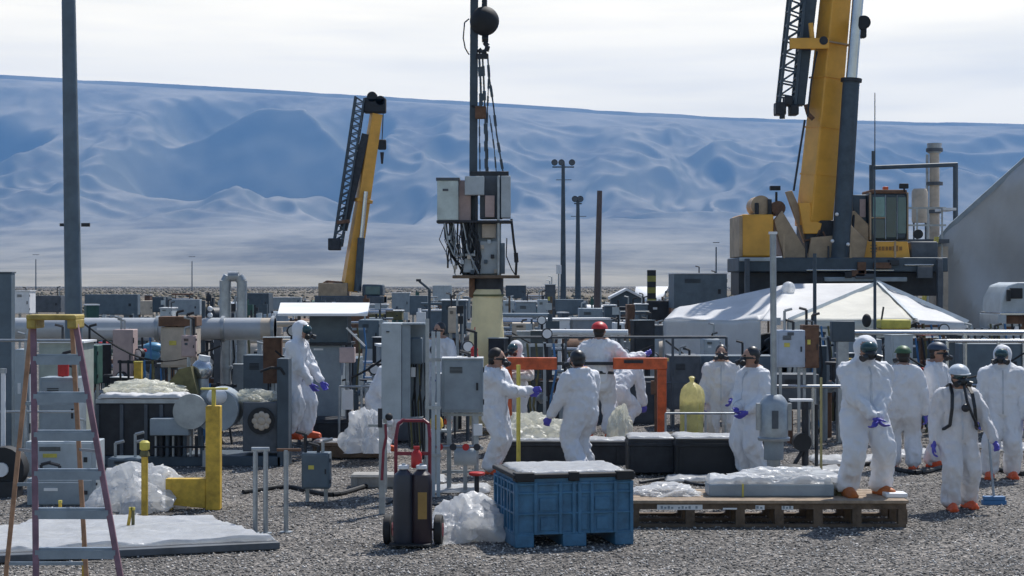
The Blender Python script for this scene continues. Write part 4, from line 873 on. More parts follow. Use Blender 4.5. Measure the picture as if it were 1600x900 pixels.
for i in range(9):
    x = lx(246 + i * 9); MB().cyl((x, -.12, lz(712)), (x, -.12, lz(680)), .018 + .006 * (i % 3), n=8).build('small_pipe', [m_galv, m_dark, m_slate][i % 3], T)
MB().cyl((lx(240), -.14, lz(697)), (lx(330), -.14, lz(697)), .015, n=8).build('cross_pipe', m_dark, T)
MB().b2(lx(320), lx(330), -.2, -.1, 0, lz(702)).build('support_leg', m_galv, T)
MB().b2(lx(434), lx(452), -.1, .3, 0, lz(560)).build('side_column', m_slate, T, .01)
MB().tube([(lx(446), -.1, lz(585)), (lx(440), -.1, lz(575)), (lx(425), -.1, lz(574)), (lx(408), -.1, lz(580))], .02).build('hose', m_black, T)
for x, lab in ((156, 'frayed white sheeting lying across the skid top at left'),):
    o = sheet('white_sheeting', m_tarp, None, lx(152), lx(284), 0, .8, 0, .05, 11, .05); o.location = at(290, D, lz(622)); tag(o, lab, 'sheeting')
o = crumple('cream_litter', m_yplas, None, (.42, .25), .16, 61, loc=at(228, D + .75, lz(622) + .03), rough=1.6); tag(o, 'cream crumpled litter heap at the back of the skid top', 'plastic litter')
o = crumple('cream_litter', m_yplas, None, (.28, .2), .14, 62, loc=at(405, D + .3, lz(628)), rough=1.6); tag(o, 'pale litter on top of the dial housing', 'plastic litter')
small('brown_tarp_peak', 'olive brown tarp folded in a peak behind the flange disc', 'tarp', at(283, 27.4, lz(622)), [('tarp', lambda m: m.prism([(-.3, 0), (.0, .38), (.17, .42), (.28, 0)], -.15, .15), m_olive), ('rod', lambda m: m.cyl((.1, 0, 0), (.1, 0, .55), .012), m_galv)])
small('steel_ball_valve', 'shiny round steel valve body above the skid with white top', 'valve', at(316, 27.6, lz(606)), [('ball', lambda m: m.sph((0, 0, .2), .17), m_silver), ('neck', lambda m: m.cyl((0, 0, -.2), (0, 0, .1), .1), m_galv), ('bonnet', lambda m: m.cyl((.02, 0, .3), (.04, 0, .42), .09), m_white)])
cb('dark teal battery box low behind the slim yellow post', 168, 222, 716, 748, 760, m_blugrey, .4, 'battery_box', 'box', D=24.6)

# kiosk
D = 29.6; s = 2800 / D; T = Thing('roofed_kiosk', 'grey steel kiosk under a flat tilted white roof', 'kiosk', at(507, D))
def lx(px): return (px - 507) / s
def lz(py): return CH - (py - 440) / s
MB().b2(lx(480), lx(541), .3, .9, lz(537), lz(492)).build('upper_cabinet', m_blugrey, T, .01); MB().b2(lx(474), lx(531), .2, .9, 0.1, lz(540)).build('lower_cabinet', m_grey, T, .01)
MB().b2(lx(472), lx(548), .1, .9, lz(540), lz(536)).build('shelf', m_dark, T); MB().b2(lx(488), lx(503), .19, .2, lz(548), lz(545)).build('door_label', m_white, T)
MB().add([(lx(426), 1.0, lz(474)), (lx(570), 1.0, lz(474)), (lx(578), -.5, lz(489)), (lx(440), -.5, lz(489)), (lx(426), 1.0, lz(474) - .04), (lx(570), 1.0, lz(474) - .04), (lx(578), -.5, lz(489) - .04), (lx(440), -.5, lz(489) - .04)], [(3, 2, 1, 0), (4, 5, 6, 7), (0, 1, 5, 4), (1, 2, 6, 5), (2, 3, 7, 6), (3, 0, 4, 7)]).build('roof', m_white, T)
MB().b2(lx(466), lx(545), .1, .16, lz(494), lz(487)).build('roof_beam', m_lgrey, T)
for x in (466, 545): MB().bar((lx(x), .13, 0), (lx(x), .13, lz(490)), .05).build('post', m_dgrey, T)
MB().bar((lx(541), .05, lz(512)), (lx(570), .05, lz(541)), .03).build('brace', m_white, T)
cb('small pinkish tan box fixed right of the kiosk cabinet', 530, 554, 543, 567, 690, m_pinkw, .2, 'small_box', 'box', D=29.2, nlegs=1, door=False)
small('white_tag_cylinder', 'white upright tag board hanging beneath the small tan box', 'tag', at(543, 29, CH - 200 * 29 / 2800), [('board', lambda m: m.b2(-.09, .09, -.02, .02, 0, .32), m_white), ('hanger', lambda m: m.cyl((0, 0, .32), (0, 0, .46), .03), m_galv), ('post', lambda m: m.bar((0, .06, -(CH - 200 * 29 / 2800)), (0, .06, .1), .05), m_dark)])
rail('short pale handrail right of the kiosk', 530, 600, 604, 28.8, .02, m_galv, 3, False)

# ================================================================== lifted assembly
D = 32.; s = 2800 / D
T = Thing('lifted_pump_assembly', 'grey pump assembly of boxes and cables lifted on a dark pole by crane rigging', 'pump assembly', at(760, D, CH - (545 - 440) / s)); z0 = T.loc.z
def q(px, py, d=0): v = W(px, py, D) - T.loc; v.y += d; return v
def qb(name, a, b, c, d, y0, y1, mat, bev=.01): p = q(a, b); r_ = q(c, d); return MB().b2(p.x, r_.x, y0, y1, r_.z, p.z).build(name, mat, T, bev)
a = qb('main_box', 684, 283, 717, 345, -.28, .3, M('mint_grey', (.52, .60, .58), .45), .015); MB().b2(q(684, 0).x - .02, q(717, 0).x + .02, -.3, .32, q(0, 283).z, q(0, 279).z).build('box_lid', m_dgrey, T)
k = MB(); k.b2(-.05, .05, -.29, -.282, -.02, .02); k = k.build('name_plate', m_dgrey, T); k.location = (q(697, 0).x, 0, q(0, 298).z)
qb('dark_bay', 717, 282, 736, 345, -.1, .25, m_pinkw)
qb('breaker_box', 727, 277, 757, 306, -.38, -.1, m_lgrey)
qb('centre_box', 750, 274, 785, 342, -.1, .3, m_dgrey)
qb('bay_door', 758, 306, 773, 340, -.16, -.1, m_pinkw)
qb('right_box', 783, 276, 798, 341, -.25, .25, m_lgrey)
qb('right_channel', 777, 276, 781, 430, -.25, -.15, m_galv)
qb('left_channel', 742, 300, 747, 432, -.2, -.1, m_dark)
qb('skirt_plate', 683, 345, 800, 349, -.3, .3, m_dark)
qb('body_frame', 742, 345, 783, 432, .0, .3, m_grey); qb('rear_frame', 722, 349, 744, 431, .12, .3, m_dgrey); qb('side_tray', 714, 396, 744, 401, -.2, .2, m_galv); qb('valve_body', 724, 404, 742, 426, -.2, .05, m_lgrey); qb('lower_right_box', 781, 380, 789, 428, -.15, .2, m_blugrey); qb('upper_strut', 735, 268, 795, 276, -.1, .25, m_dark)
qb('cover_plate', 750, 377, 778, 428, -.12, .0, m_lgrey)
qb('motor_bracket', 753, 350, 775, 372, -.12, .0, m_tan)
qb('base_flange', 708, 430, 812, 435, -.38, .38, m_brown)
qb('neck_left', 733, 435, 742, 465, -.1, .2, m_rust)
p = q(738, 275); MB().bar((q(739, 0).x, .1, q(0, 345).z), (q(743, 0).x, .1, 12 - z0), .14).build('lift_pole', m_slate, T)
rr = random.Random(4)
for i in range(36):
    x = 693 + rr.random() * 56; x2 = min(748, max(700, x + rr.uniform(-4, 30))); y = -.3 + rr.random() * .35; mid = rr.uniform(370, 400)
    A = q(x, 348, y); B = q((x + x2) / 2 + rr.uniform(-12, 8), mid, y - .05); C = q(x2, rr.uniform(400, 431), y)
    pts = [A, A.lerp(B, .5) + Vector((rr.uniform(-.04, .04), 0, -.05)), B, B.lerp(C, .5) + Vector((rr.uniform(-.05, .05), 0, 0)), C]
    MB().tube(pts, rr.choice((.008, .012, .016)), 6).build('cable', rr.choice((m_black, m_black, m_dark, m_galv)), T)
for i in range(16):
    m = MB(); m.box(q(702 + i * 5.2, 372 + (i * 23) % 54, -.24 if i < 8 else -.16), (.06, .08, .07)); m.build('connector', [m_lgrey, m_dark, m_tan, m_slate][i % 4], T)
MB().tube([q(799, 342), q(803, 380), q(807, 408), q(806, 430)], .022, 8).build('drain_hose', m_black, T)
MB().cyl(q(806, 395), q(807, 410), .04).build('hose_coupling', m_black, T)
MB().tube([q(792, 372), q(791, 400), q(799, 420), q(808, 434)], .01, 6).build('hang_cable', m_dark, T)
MB().tube([q(695, 348), q(700, 375), q(707, 400), q(714, 412)], .018, 6).build('outer_hose', m_black, T)
# drum under the flange
MB().lathe([(.27, 0), (.27, .30)], n=20).build('column', m_dark, T).location = q(763, 461, .05)
# sleeve
t = Thing('yellow_sleeve', 'pale yellow plastic sleeve flaring down below the lifted assembly', 'plastic sleeve', at(762, D, .35))
n_ = 40; prof = [(452, 742, 784), (458, 738, 785), (470, 738, 785), (500, 737, 785), (520, 734, 786), (545, 731, 787), (600, 730, 788), (664, 730, 788)]; vs_2 = []; fs_2 = []
for j, (py, a, b) in enumerate(prof):
    for i in range(n_):
        an = 2 * math.pi * i / n_; f = 1 + (.03 * math.sin(an * 9 + j * .4) + .03 * math.sin(an * 5 - j)) * min(1, .25 + j * .2)
        vs_2.append((((a + b) / 2 - 762 + (b - a) / 2 * math.cos(an) * f) / s, (b - a) / 2 * math.sin(an) * f / s, CH - (py - 440) / s - .35))
for j in range(len(prof) - 1):
    for i in range(n_): fs_2.append((j * n_ + i, j * n_ + (i + 1) % n_, (j + 1) * n_ + (i + 1) % n_, (j + 1) * n_ + i))
MB().add(vs_2, fs_2 + [tuple(range(n_))]).build('film', m_ysleeve, t)
MB().lathe([(.29, 0), (.292, .035)], n=30).build('clamp_band', M('sleeve_band', (.10, .11, .04), .5), t).location = ((763 - 762) / s, 0, CH - 23 / s - .35)
small('red_valve_handle', 'dark red hydrant shaped valve before the yellow sleeve', 'valve', at(741, 28, CH - 121 * 28 / 2800), [('body', lambda m: m.lathe([(.05, 0), (.07, .04), (.05, .1), (.06, .16), (.02, .2)], n=12), m_red), ('rod', lambda m: m.cyl((0, 0, .2), (.01, 0, .5), .008), m_red), ('post', lambda m: m.cyl((0, 0, -(CH - 121 * 28 / 2800)), (0, 0, 0), .04), m_galv)])
# hook block and ball
T = Thing('crane_headache_ball', 'round black headache ball with hook hanging from the crane rope', 'crane ball', at(757, D, CH - (75 - 440) / s))
def q(px, py, d=0): v = W(px, py, D) - T.loc; v.y += d; return v
MB().sph(q(757, 33), 23 / s, n=28, h=18).build('ball', m_black, T); MB().cyl(q(757, 12), q(757, -120), .05, .04).build('rope_socket', m_dark, T)
MB().cyl(q(757, -100), q(757, -1500), .014, n=6).build('rope', m_dark, T)
m = MB(); m.tube([q(757, 56), q(757, 66), q(762, 72), q(760, 80), q(752, 82), q(748, 77)], .045, 8); m.build('hook', m_dark, T); MB().cyl(q(753, 60), q(763, 60), .07, n=10).build('swivel', m_dark, T)
T = Thing('rigging_sling', 'black chains and slings spreading from the crane hook down to the pump boxes', 'rigging', at(757, D, CH - (275 - 440) / s))
MB().bar(q(744, 88) , q(763, 88), .09).build('shackle', m_dark, T)
def chainlink(pts, w=.03, nm='chain', mt=m_slate):
    m = MB()
    for a, b in zip(pts, pts[1:]):
        n = max(1, int((b - a).length / .14))
        for i in range(n):
            p0 = a.lerp(b, i / n); p1 = a.lerp(b, (i + 1.15) / n); m.bar(p0, p1, w if i % 2 else w * .55, w * .55 if i % 2 else w)
    m.build(nm, mt, T)
chainlink([q(762, 86), q(764, 118), q(771, 165), q(776, 210), q(787, 275)], .05)
chainlink([q(754, 90), q(756, 130), q(758, 180), q(760, 275)], .06)
chainlink([q(749, 92), q(751, 130), q(752, 178)], .07)
chainlink([q(764, 110), q(761, 190), q(762, 275)], .035); chainlink([q(765, 180), q(772, 230), q(776, 275)], .03); chainlink([q(749, 185), q(750, 275)], .03)
MB().box(q(751, 176), (.2, .18, .22)).build('hoist_body', m_rust, T, .02); MB().tube([q(737, 165), q(744, 168), q(750, 166)], .02).build('hoist_arm', m_dark, T)
m = MB(); m.tube([q(733, 30, -.05), q(726, 36, -.05), q(724, 60, -.05), q(727, 76, -.05), q(733, 86, -.05)], .012, 6); m.build('loose_loop', m_dark, T)

# ================================================================== cranes
def crane(label, D, base, pt, f, tip_y, grp):
    pass
D = 50.; s = 2800 / D
T = Thing('telescopic_crane', 'large yellow mobile crane at right with raised telescopic boom and folded lattice jib', 'crane', at(1290, D)); 
def q(px, py, d=0): v = W(px, py, D) - T.loc; v.y += d; return v
def qb(name, a, b, c, d, y0, y1, mat, bev=.02, par=None): p = q(a, b); r_ = q(c, d); return MB().b2(p.x, r_.x, y0, y1, r_.z, p.z).build(name, mat, par or T, bev)
ax0, ax1 = q(1272, 348), q(1311, -60); e = ax1 - ax0
MB().bar(ax0, ax1, .74, .80, R(24), w2=.60).build('boom_base', m_cyel, T, .04)
MB().bar(ax1 - e * .02, ax1 + e * 1.1, .48, .62, R(24), w2=.42).build('boom_section', m_cyel, T, .03)
MB().bar(ax0.lerp(ax1, .68), ax0.lerp(ax1, .685), .80, .9, R(24)).build('boom_collar', m_ctan, T)
MB().bar(ax1 + e * 1.1, ax1 + e * 1.4, .42, .6, R(24), w2=.36).build('boom_section', m_cyel, T)
# luffing cylinder
c0, c1 = q(1305, 405, -.75), q(1322, 133, -.75); MB().cyl(c0, c1, .25, .23, 20).build('luffing_cylinder', m_slate, T); MB().cyl(c1, c1 + (c1 - c0).normalized() * .1, .29, n=20).build('cylinder_collar', m_dark, T)
MB().cyl(c1, q(1346, -160, -.75), .155, n=18).build('cylinder_rod', m_silver, T)
MB().box(q(1340, 50, -.6), (.22, .3, .5)).build('boom_winch_block', m_dark, T, .03); MB().cyl(q(1340, 42, -.9), q(1340, 42, -.3), .19, n=16).build('sheave', m_black, T)
# lattice jib
def lattice(L0, L1, R0, R1, n, w, dpt, mat, nm='jib_lattice'):
    m = MB()
    for dd in (0, dpt):
        o_ = Vector((0, dd, 0)); m.bar(L0 + o_, L1 + o_, w); m.bar(R0 + o_, R1 + o_, w)
        for i in range(n):
            a = L0.lerp(L1, i / n) + o_; b = R0.lerp(R1, (i + .5) / n) + o_; c = L0.lerp(L1, (i + 1) / n) + o_; m.bar(a, b, w * .6); m.bar(b, c, w * .6)
    for i in range(n + 1): a = L0.lerp(L1, i / n); m.bar(a, a + Vector((0, dpt, 0)), w * .6); a = R0.lerp(R1, i / n); m.bar(a, a + Vector((0, dpt, 0)), w * .6)
    m.build(nm, mat, T)
lattice(q(1214, 172, -.4), q(1242, -90, -.4), q(1239, 165, -.4), q(1262, -90, -.4), 12, .075, .55, m_slate)
MB().prism([(q(1243, 165).x, q(0, 165).z), (q(1256, 165).x, q(0, 165).z), (q(1282, -60).x, q(0, -60).z), (q(1263, -60).x, q(0, -60).z)], -.2, .3).build('jib_inner_section', m_slate, T, .02)
for a, b, r_ in ((1216, 172, .16), (1237, 174, .13), (1228, 160, .12)): MB().box(q(a, b, -.3), (r_ * 1.8, .5, r_ * 2.2)).build('jib_foot', m_dark, T, .03)
MB().cyl(q(1218, 176, -.5), q(1218, 188, -.5), .08, n=10).build('jib_pin', m_dark, T)
MB().bar(q(1229, 72, -.55), q(1290, 72, -.55), .3, .12).build('jib_bracket', m_cyel, T, .02); MB().bar(q(1262, 40, -.5), q(1266, 82, -.5), .12).build('bracket_arm', m_cyel, T, .01)
MB().cyl(q(1281, 68, -.62), q(1281, 68, -.5), .12, n=14).build('bracket_pulley', m_dark, T)
m = MB(); m.tube([q(1256, 165, -.3), q(1260, 180, -.3), q(1268, 188, -.3)], .06); m.build('jib_stay', m_rust, T)
MB().tube([q(1253, 190, -.5), q(1244, 240, -.6), q(1234, 300, -.7)], .03, 6).build('hoist_line', m_dark, T); MB().tube([q(1272, 84, -.5), q(1262, 130, -.6), q(1256, 185, -.6)], .025, 6).build('hoist_line', m_dark, T)
# superstructure
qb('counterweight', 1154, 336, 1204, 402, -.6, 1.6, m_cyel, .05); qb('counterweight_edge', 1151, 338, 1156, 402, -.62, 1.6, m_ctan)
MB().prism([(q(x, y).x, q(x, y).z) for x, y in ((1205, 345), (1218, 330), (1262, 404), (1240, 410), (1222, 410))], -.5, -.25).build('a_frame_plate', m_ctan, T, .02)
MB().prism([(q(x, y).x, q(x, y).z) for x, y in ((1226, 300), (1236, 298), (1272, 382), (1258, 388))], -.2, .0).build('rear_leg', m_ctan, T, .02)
MB().prism([(q(x, y).x, q(x, y).z) for x, y in ((1206, 350), (1221, 350), (1221, 400), (1206, 400))], -.4, .6).build('winch_housing', m_pinkw, T, .02)
MB().cyl(q(1186, 322, -.4), q(1186, 322, .6), .28, n=20).build('winch_drum', m_ctan, T); MB().cyl(q(1213, 326, -.4), q(1213, 326, .5), .2, n=18).build('winch_drum', m_rust, T)
qb('winch_frame', 1176, 318, 1182, 338, -.5, .7, m_dark); qb('winch_frame', 1196, 312, 1202, 338, -.5, .7, m_dark)
m = MB(); m.bar(q(1213, 300), q(1213, 322), .06); m.box(q(1211, 294), (.28, .2, .12)); m.build('work_light', m_black, T)
qb('turntable', 1255, 345, 1325, 412, -.4, 1.2, m_dark); qb('boom_pivot', 1248, 330, 1262, 352, -.3, .7, m_cyel)
for i in range(10):
    rr = random.Random(i); a = q(1262 + rr.random() * 60, 355 + rr.random() * 50, -.45); MB().tube([a, a + Vector((rr.uniform(-.4, .4), -.05, rr.uniform(-.3, .2))), a + Vector((rr.uniform(-.5, .5), -.02, rr.uniform(-.5, 0)))], .03, 6).build('hydraulic_hose', [m_dark, m_rust, m_galv][i % 3], T)
for p in ((1297, 337), (1290, 378), (1314, 383)): MB().sph(q(p[0], p[1], -1.05), .05).build('lamp', m_white, T)
MB().prism([(q(x, y).x, q(x, y).z) for x, y in ((1320, 350), (1338, 372), (1350, 378), (1410, 378), (1414, 405), (1408, 409), (1345, 409), (1315, 412))], -.7, .6).build('upper_body', m_cyel, T, .03)
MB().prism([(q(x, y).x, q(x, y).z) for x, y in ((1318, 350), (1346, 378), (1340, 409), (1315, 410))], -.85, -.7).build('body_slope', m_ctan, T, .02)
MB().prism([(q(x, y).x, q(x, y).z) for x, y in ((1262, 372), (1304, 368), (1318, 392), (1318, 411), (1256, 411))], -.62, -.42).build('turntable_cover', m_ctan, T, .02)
MB().prism([(q(x, y).x, q(x, y).z) for x, y in ((1244, 318), (1262, 318), (1266, 345), (1280, 350), (1276, 366), (1252, 366))], -.46, -.3).build('boom_foot_plate', m_cyel, T, .02)
MB().prism([(q(x, y).x, q(x, y).z) for x, y in ((1319, 335), (1330, 330), (1352, 352), (1352, 380), (1322, 372))], -.5, .2).build('cab_mount', m_ctan, T, .02)
# dark stamped marks on the side panel, too small to read
m = MB()
for i, (w_, h_) in enumerate(((5, 6), (4, 6), (5, 6), (4, 6), (5, 6), (4, 7), (3, 9), (5, 6))): p = q(1361 + i * 5.4, 389, -.712); m.box((p.x, p.y, p.z), (w_ * .8 / s, .02, h_ / s))
m.build('panel_marking', M('faded_brown_marks', (.34, .17, .05), .7), T)
qb('cab_frame', 1352, 302, 1412, 376, -.55, .7, m_slate, .08); cabf = bpy.context.scene.objects.get('cab_frame')
qb('cab_window', 1358, 309, 1376, 340, -.575, -.5, M('cab_glass', (.14, .30, .30), .08, 0, .3, 2), .01); qb('cab_window', 1378, 309, 1394, 372, -.575, -.5, m_glass, .01); qb('cab_window', 1396, 309, 1409, 366, -.575, -.5, m_tglass, .01)
qb('cab_window', 1357, 343, 1376, 373, -.572, -.5, m_glass, .01); qb('cab_post', 1376, 306, 1378, 375, -.59, -.5, m_galv); qb('cab_post', 1394, 306, 1395.5, 375, -.59, -.5, m_galv)
qb('cab_post', 1352, 302, 1355, 376, -.6, -.5, m_ctan); qb('cab_post', 1410, 302, 1412.5, 376, -.6, -.5, m_ctan); qb('cab_sill', 1352, 340, 1378, 342.5, -.59, -.5, m_ctan)
qb('cab_roof', 1354, 298, 1410, 304, -.6, .7, m_rust, .03); qb('side_frame', 1329, 305, 1351, 372, -.3, .6, m_slate, .03); qb('side_window', 1340, 312, 1349, 340, -.32, -.3, m_pinkw, .0)
qb('mirror', 1396, 289, 1410, 297, -.8, -.7, m_black); MB().bar(q(1404, 297, -.7), q(1408, 304, -.5), .04).build('mirror_arm', m_dark, T); qb('beacon', 1378, 292, 1386, 298, -.2, -.05, m_orange)
MB().cyl(q(1425, 367, -.8), q(1425, 367, -.7), .13, n=16).build('round_mirror', m_black, T)
# carrier
qb('carrier_deck', 1147, 403, 1468, 425, -1.0, 1.6, m_slate, .03); qb('carrier_edge', 1148, 403, 1204, 409, -1.05, -.98, m_lgrey); qb('carrier_edge', 1250, 421, 1385, 424, -1.05, -.98, m_silver); qb('carrier_edge', 1400, 413, 1446, 416, -1.05, -.98, m_silver)
qb('front_bay', 1415, 378, 1458, 405, -.6, 1.2, m_dgrey, .05); qb('chassis_rail', 1150, 425, 1466, 462, -.6, 1.2, m_dark)
qb('outrigger_box', 1277, 433, 1404, 440, -1.1, -.6, m_grey)
for px in (1163, 1212, 1235, 1300, 1345, 1390, 1435):
    for dd in (-.95, 1.1):
        t2 = MB().cyl(q(px, 430, dd) * 1, q(px, 430, dd + .35), .62, n=26); 
        v = []; 
        zc = .62; t2 = MB().cyl((q(px, 0).x, dd, zc), (q(px, 0).x, dd + .35, zc), .62, n=26).build('wheel', m_black, T, .05)
        MB().cyl((q(px, 0).x, dd - .02, zc), (q(px, 0).x, dd + .37, zc), .27, n=18).build('hub', m_dgrey, t2)
qb('outrigger_leg', 1155, 405, 1162, 590, -1.3, -1.1, m_dgrey); qb('outrigger_leg', 1448, 405, 1456, 590, -1.3, -1.1, m_dgrey)
pole('thin whip antenna rising above the crane carrier, right of the boom', 1367, 48.5, 145, .03, .012, m_slate, 'whip_antenna', 'antenna')

for i in range(9):
    rr = random.Random(i + 40); a = q(1262 + rr.random() * 190, 410 + rr.random() * 40, -1.08)
    MB().box(a, (rr.uniform(.15, .6), .15, rr.uniform(.08, .35))).build('deck_fitting', rr.choice((m_dark, m_dgrey, m_slate, m_dark, m_rust)), T, .01)
for i in range(6):
    rr = random.Random(i + 70); a = q(1216 + i * 34, 404, -1.05); MB().bar(a, a + Vector((0, 0, rr.uniform(.3, .7))), .05).build('stanchion', rr.choice((m_dark, m_ctan)), T)
for k in range(5): MB().bar(q(1352, 384 + k * 5, -.73), q(1362, 384 + k * 5, -.73), .02).build('grab_step', m_dark, T) if k < 3 else None
m = MB(); m.tube([q(1330, 330, -.4), q(1325, 360, -.7), q(1330, 385, -.8), q(1322, 405, -.8)], .035); m.build('hydraulic_hose', m_black, T)
for f in (.18, .36, .55): MB().bar(ax0.lerp(ax1, f), ax0.lerp(ax1, f + .006), .735, .80, R(24)).build('weld_band', m_cyel, T)

# far crane
D = 105.; s = 2800 / D
T = Thing('distant_crane', 'smaller yellow crane in the distance at left with lattice jib along its boom', 'crane', at(545, D))
qb('superstructure', 500, 442, 545, 470, -1, 1.5, m_ctan, .05); qb('carrier', 495, 462, 602, 482, -1.2, 1.5, m_dgrey, .05); qb('operator_cab', 568, 444, 600, 463, -1, .8, m_slate, .1); qb('cab_body', 560, 462, 602, 474, -1.1, 1, m_cyel, .05)
qb('cab_window', 573, 447, 596, 460, -1.03, -.9, m_tglass, .02)
MB().prism([(q(x, y).x, q(x, y).z) for x, y in ((500, 445), (512, 438), (535, 440), (545, 462), (505, 466))], -.6, .8).build('winch_body', m_rust, T, .03)
a0, a1 = q(545, 455), q(588, 178); MB().bar(a0, a1, .85, .9, R(20), w2=.62).build('boom', m_cyel, T, .04); 
MB().bar(a0.lerp(a1, .5), a0.lerp(a1, .52), .95, 1.0, R(20)).build('boom_collar', m_cyel, T, .02)
MB().box(q(586, 165), (1.3, .8, .9)).build('boom_head', m_black, T, .1); MB().cyl(q(582, 152, -.4), q(582, 152, .4), .3, n=16).build('sheave', m_black, T); MB().cyl(q(595, 158, -.4), q(595, 158, .4), .28, n=16).build('sheave', m_black, T)
MB().cyl(q(560, 455, -.6), q(566, 372, -.6), .22, n=14).build('luffing_cylinder', m_slate, T); MB().cyl(q(566, 372, -.6), q(573, 300, -.6), .13, n=12).build('cylinder_rod', m_silver, T)
lattice(q(521, 388, -.5), q(556, 152, -.5), q(534, 385, -.5), q(570, 155, -.5), 20, .1, .8, m_slate)
MB().bar(q(537, 360, -.2), q(572, 210, -.2), .45, .3).build('jib_inner_section', m_dark, T); MB().box(q(524, 382, -.4), (.7, .9, .7)).build('jib_foot', m_dark, T, .05)
MB().bar(q(528, 348, -.6), q(548, 346, -.6), .2).build('jib_bracket', m_rust, T)
MB().cyl(q(599, 170), q(597, 218), .03, n=6).build('hoist_rope', m_dark, T); MB().box(q(597, 226), (.5, .3, .6)).build('hook_block', m_black, T, .08); MB().cyl(q(597, 238), q(597, 256), .12, .06).build('hook', m_dark, T)
for px in (505, 525, 575, 592): 
    t2 = MB().cyl((q(px, 0).x, -1.3, .6), (q(px, 0).x, -.9, .6), .6, n=20).build('wheel', m_black, T); MB().cyl((q(px, 0).x, -1.33, .6), (q(px, 0).x, -.9, .6), .25, n=12).build('hub', m_dgrey, t2)

# ================================================================== tents
D = 42.; s = 2800 / D; T = Thing('frame_tent', 'large low white tent with cream peaked front panel and shaded left side', 'tent', at(1290, D))
def pt(px, py, d): return W(px, py, D + d) - T.loc
pkL, pkR = pt(1232, 444, 3.2), pt(1372, 443, 3.2)
fl_, fr_ = pt(1232, 502, -1.5), pt(1512, 505, -1.2); cl = pt(1038, 500, 1.5); ul = pt(1055, 483, 3.0); clb = pt(1034, 560, 1.3)
mid = pt(1430, 500, -1.8)
def tri(name, pts, mat, amp=.05, seed=0, n=14):
    """triangular or quad panel of slack cloth"""
    P_ = [Vector(p) for p in pts]
    if len(P_) == 3: P_ = [P_[0], P_[0], P_[1], P_[2]]
    vs = []; fs = []
    for j in range(n + 1):
        for i in range(n + 1):
            u, v = i / n, j / n; p = P_[0].lerp(P_[1], u).lerp(P_[3].lerp(P_[2], u), v)
            b = math.sin(math.pi * u) * math.sin(math.pi * v); p = p + Vector((0, amp * .6 * mnoise.noise(p * 1.1 + Vector((seed, 0, 0))), -amp * b * 1.2 + amp * 1.2 * mnoise.noise(p * .9 + Vector((0, seed, 0))) * (b > 0.02)))
            vs.append(p)
    for j in range(n):
        for i in range(n): a = j * (n + 1) + i; fs.append((a, a + 1, a + n + 2, a + n + 1))
    o = MB().add(vs, fs).build(name, mat, T, fix=False); k = o.modifiers.new('t', 'SOLIDIFY'); k.thickness = .012; return o
tri('front_roof_panel', [pkR, mid, fl_], m_cream, .05, 1); tri('ridge_panel', [pkL, pkR, fl_ + Vector((.0, 0, 0)), fl_ + Vector((-.6, .2, 0))], m_tarp, .06, 2)
tri('left_roof_panel', [pkL, fl_ + Vector((-.6, .2, 0)), cl, ul], m_tarp, .10, 3, 22)
tri('right_roof_panel', [pkR, mid, fr_], m_tarp, .05, 4); tri('rear_roof_panel', [pkR, fr_, pt(1512, 500, 5), pt(1380, 446, 5)], m_tarp, .05, 5)
g0 = lambda p: Vector((p.x, p.y, .15))
tri('front_wall', [fl_, mid, g0(mid), g0(fl_)], m_cream, .04, 6); tri('left_front_wall', [cl, fl_ + Vector((-.6, .2, 0)), g0(fl_ + Vector((-.6, .2, 0))), g0(cl)], m_tarp, .12, 7, 22); tri('left_wall', [ul, cl, g0(cl), g0(ul)], m_tarp, .08, 8)
tri('right_wall', [mid, fr_, g0(fr_), g0(mid)], m_tarp, .05, 9)
for p in (pkL, pkR, fl_, mid, fr_, cl): MB().cyl((p.x, p.y + .03, 0), (p.x, p.y + .03, p.z - .03), .03, n=8).build('tent_pole', m_galv, T)
for a, b in ((pkR, fl_), (pkR, mid), (pkR, fr_)): MB().bar(a + Vector((0, -.04, .03)), b + Vector((0, -.04, .03)), .09, .02).build('seam_strip', m_lgrey, T)
small('tent_top_vent', 'crumpled white plastic vent on left peak of the white tent', 'plastic vent', at(1232, 44, CH - 4 / 60), [('wrap', lambda m: m.sph((0, 0, -.1), (.17, .16, .17)), m_plas), ('stake', lambda m: m.bar((0, 0, -.5), (0, 0, 0), .05), m_galv)])
# yellow low machine
T = Thing('yellow_pump_cart', 'small yellow pump cart with black handle in front of the tent panel', 'pump cart', at(1397, 34, CH - 74 / (2800 / 34)))
MB().b2(-.28, .28, -.2, .3, .0, .18).build('body', m_lyel, T, .03); MB().bar((-.25, 0, .1), (-.2, 0, .42), .03).build('handle', m_black, T); MB().bar((.2, 0, 0), (.42, 0, .1), .06).build('nozzle', m_black, T); MB().sph((-.52, 0, .16), (.09, .09, .13)).build('filter_head', m_black, T); MB().b2(-.5, .6, -.15, .2, -.08, -.002).build('platform', m_dgrey, T)
for x in (-.4, .5): MB().bar((x, 0, -T.loc.z), (x, 0, -.08), .06).build('leg', m_dgrey, T)
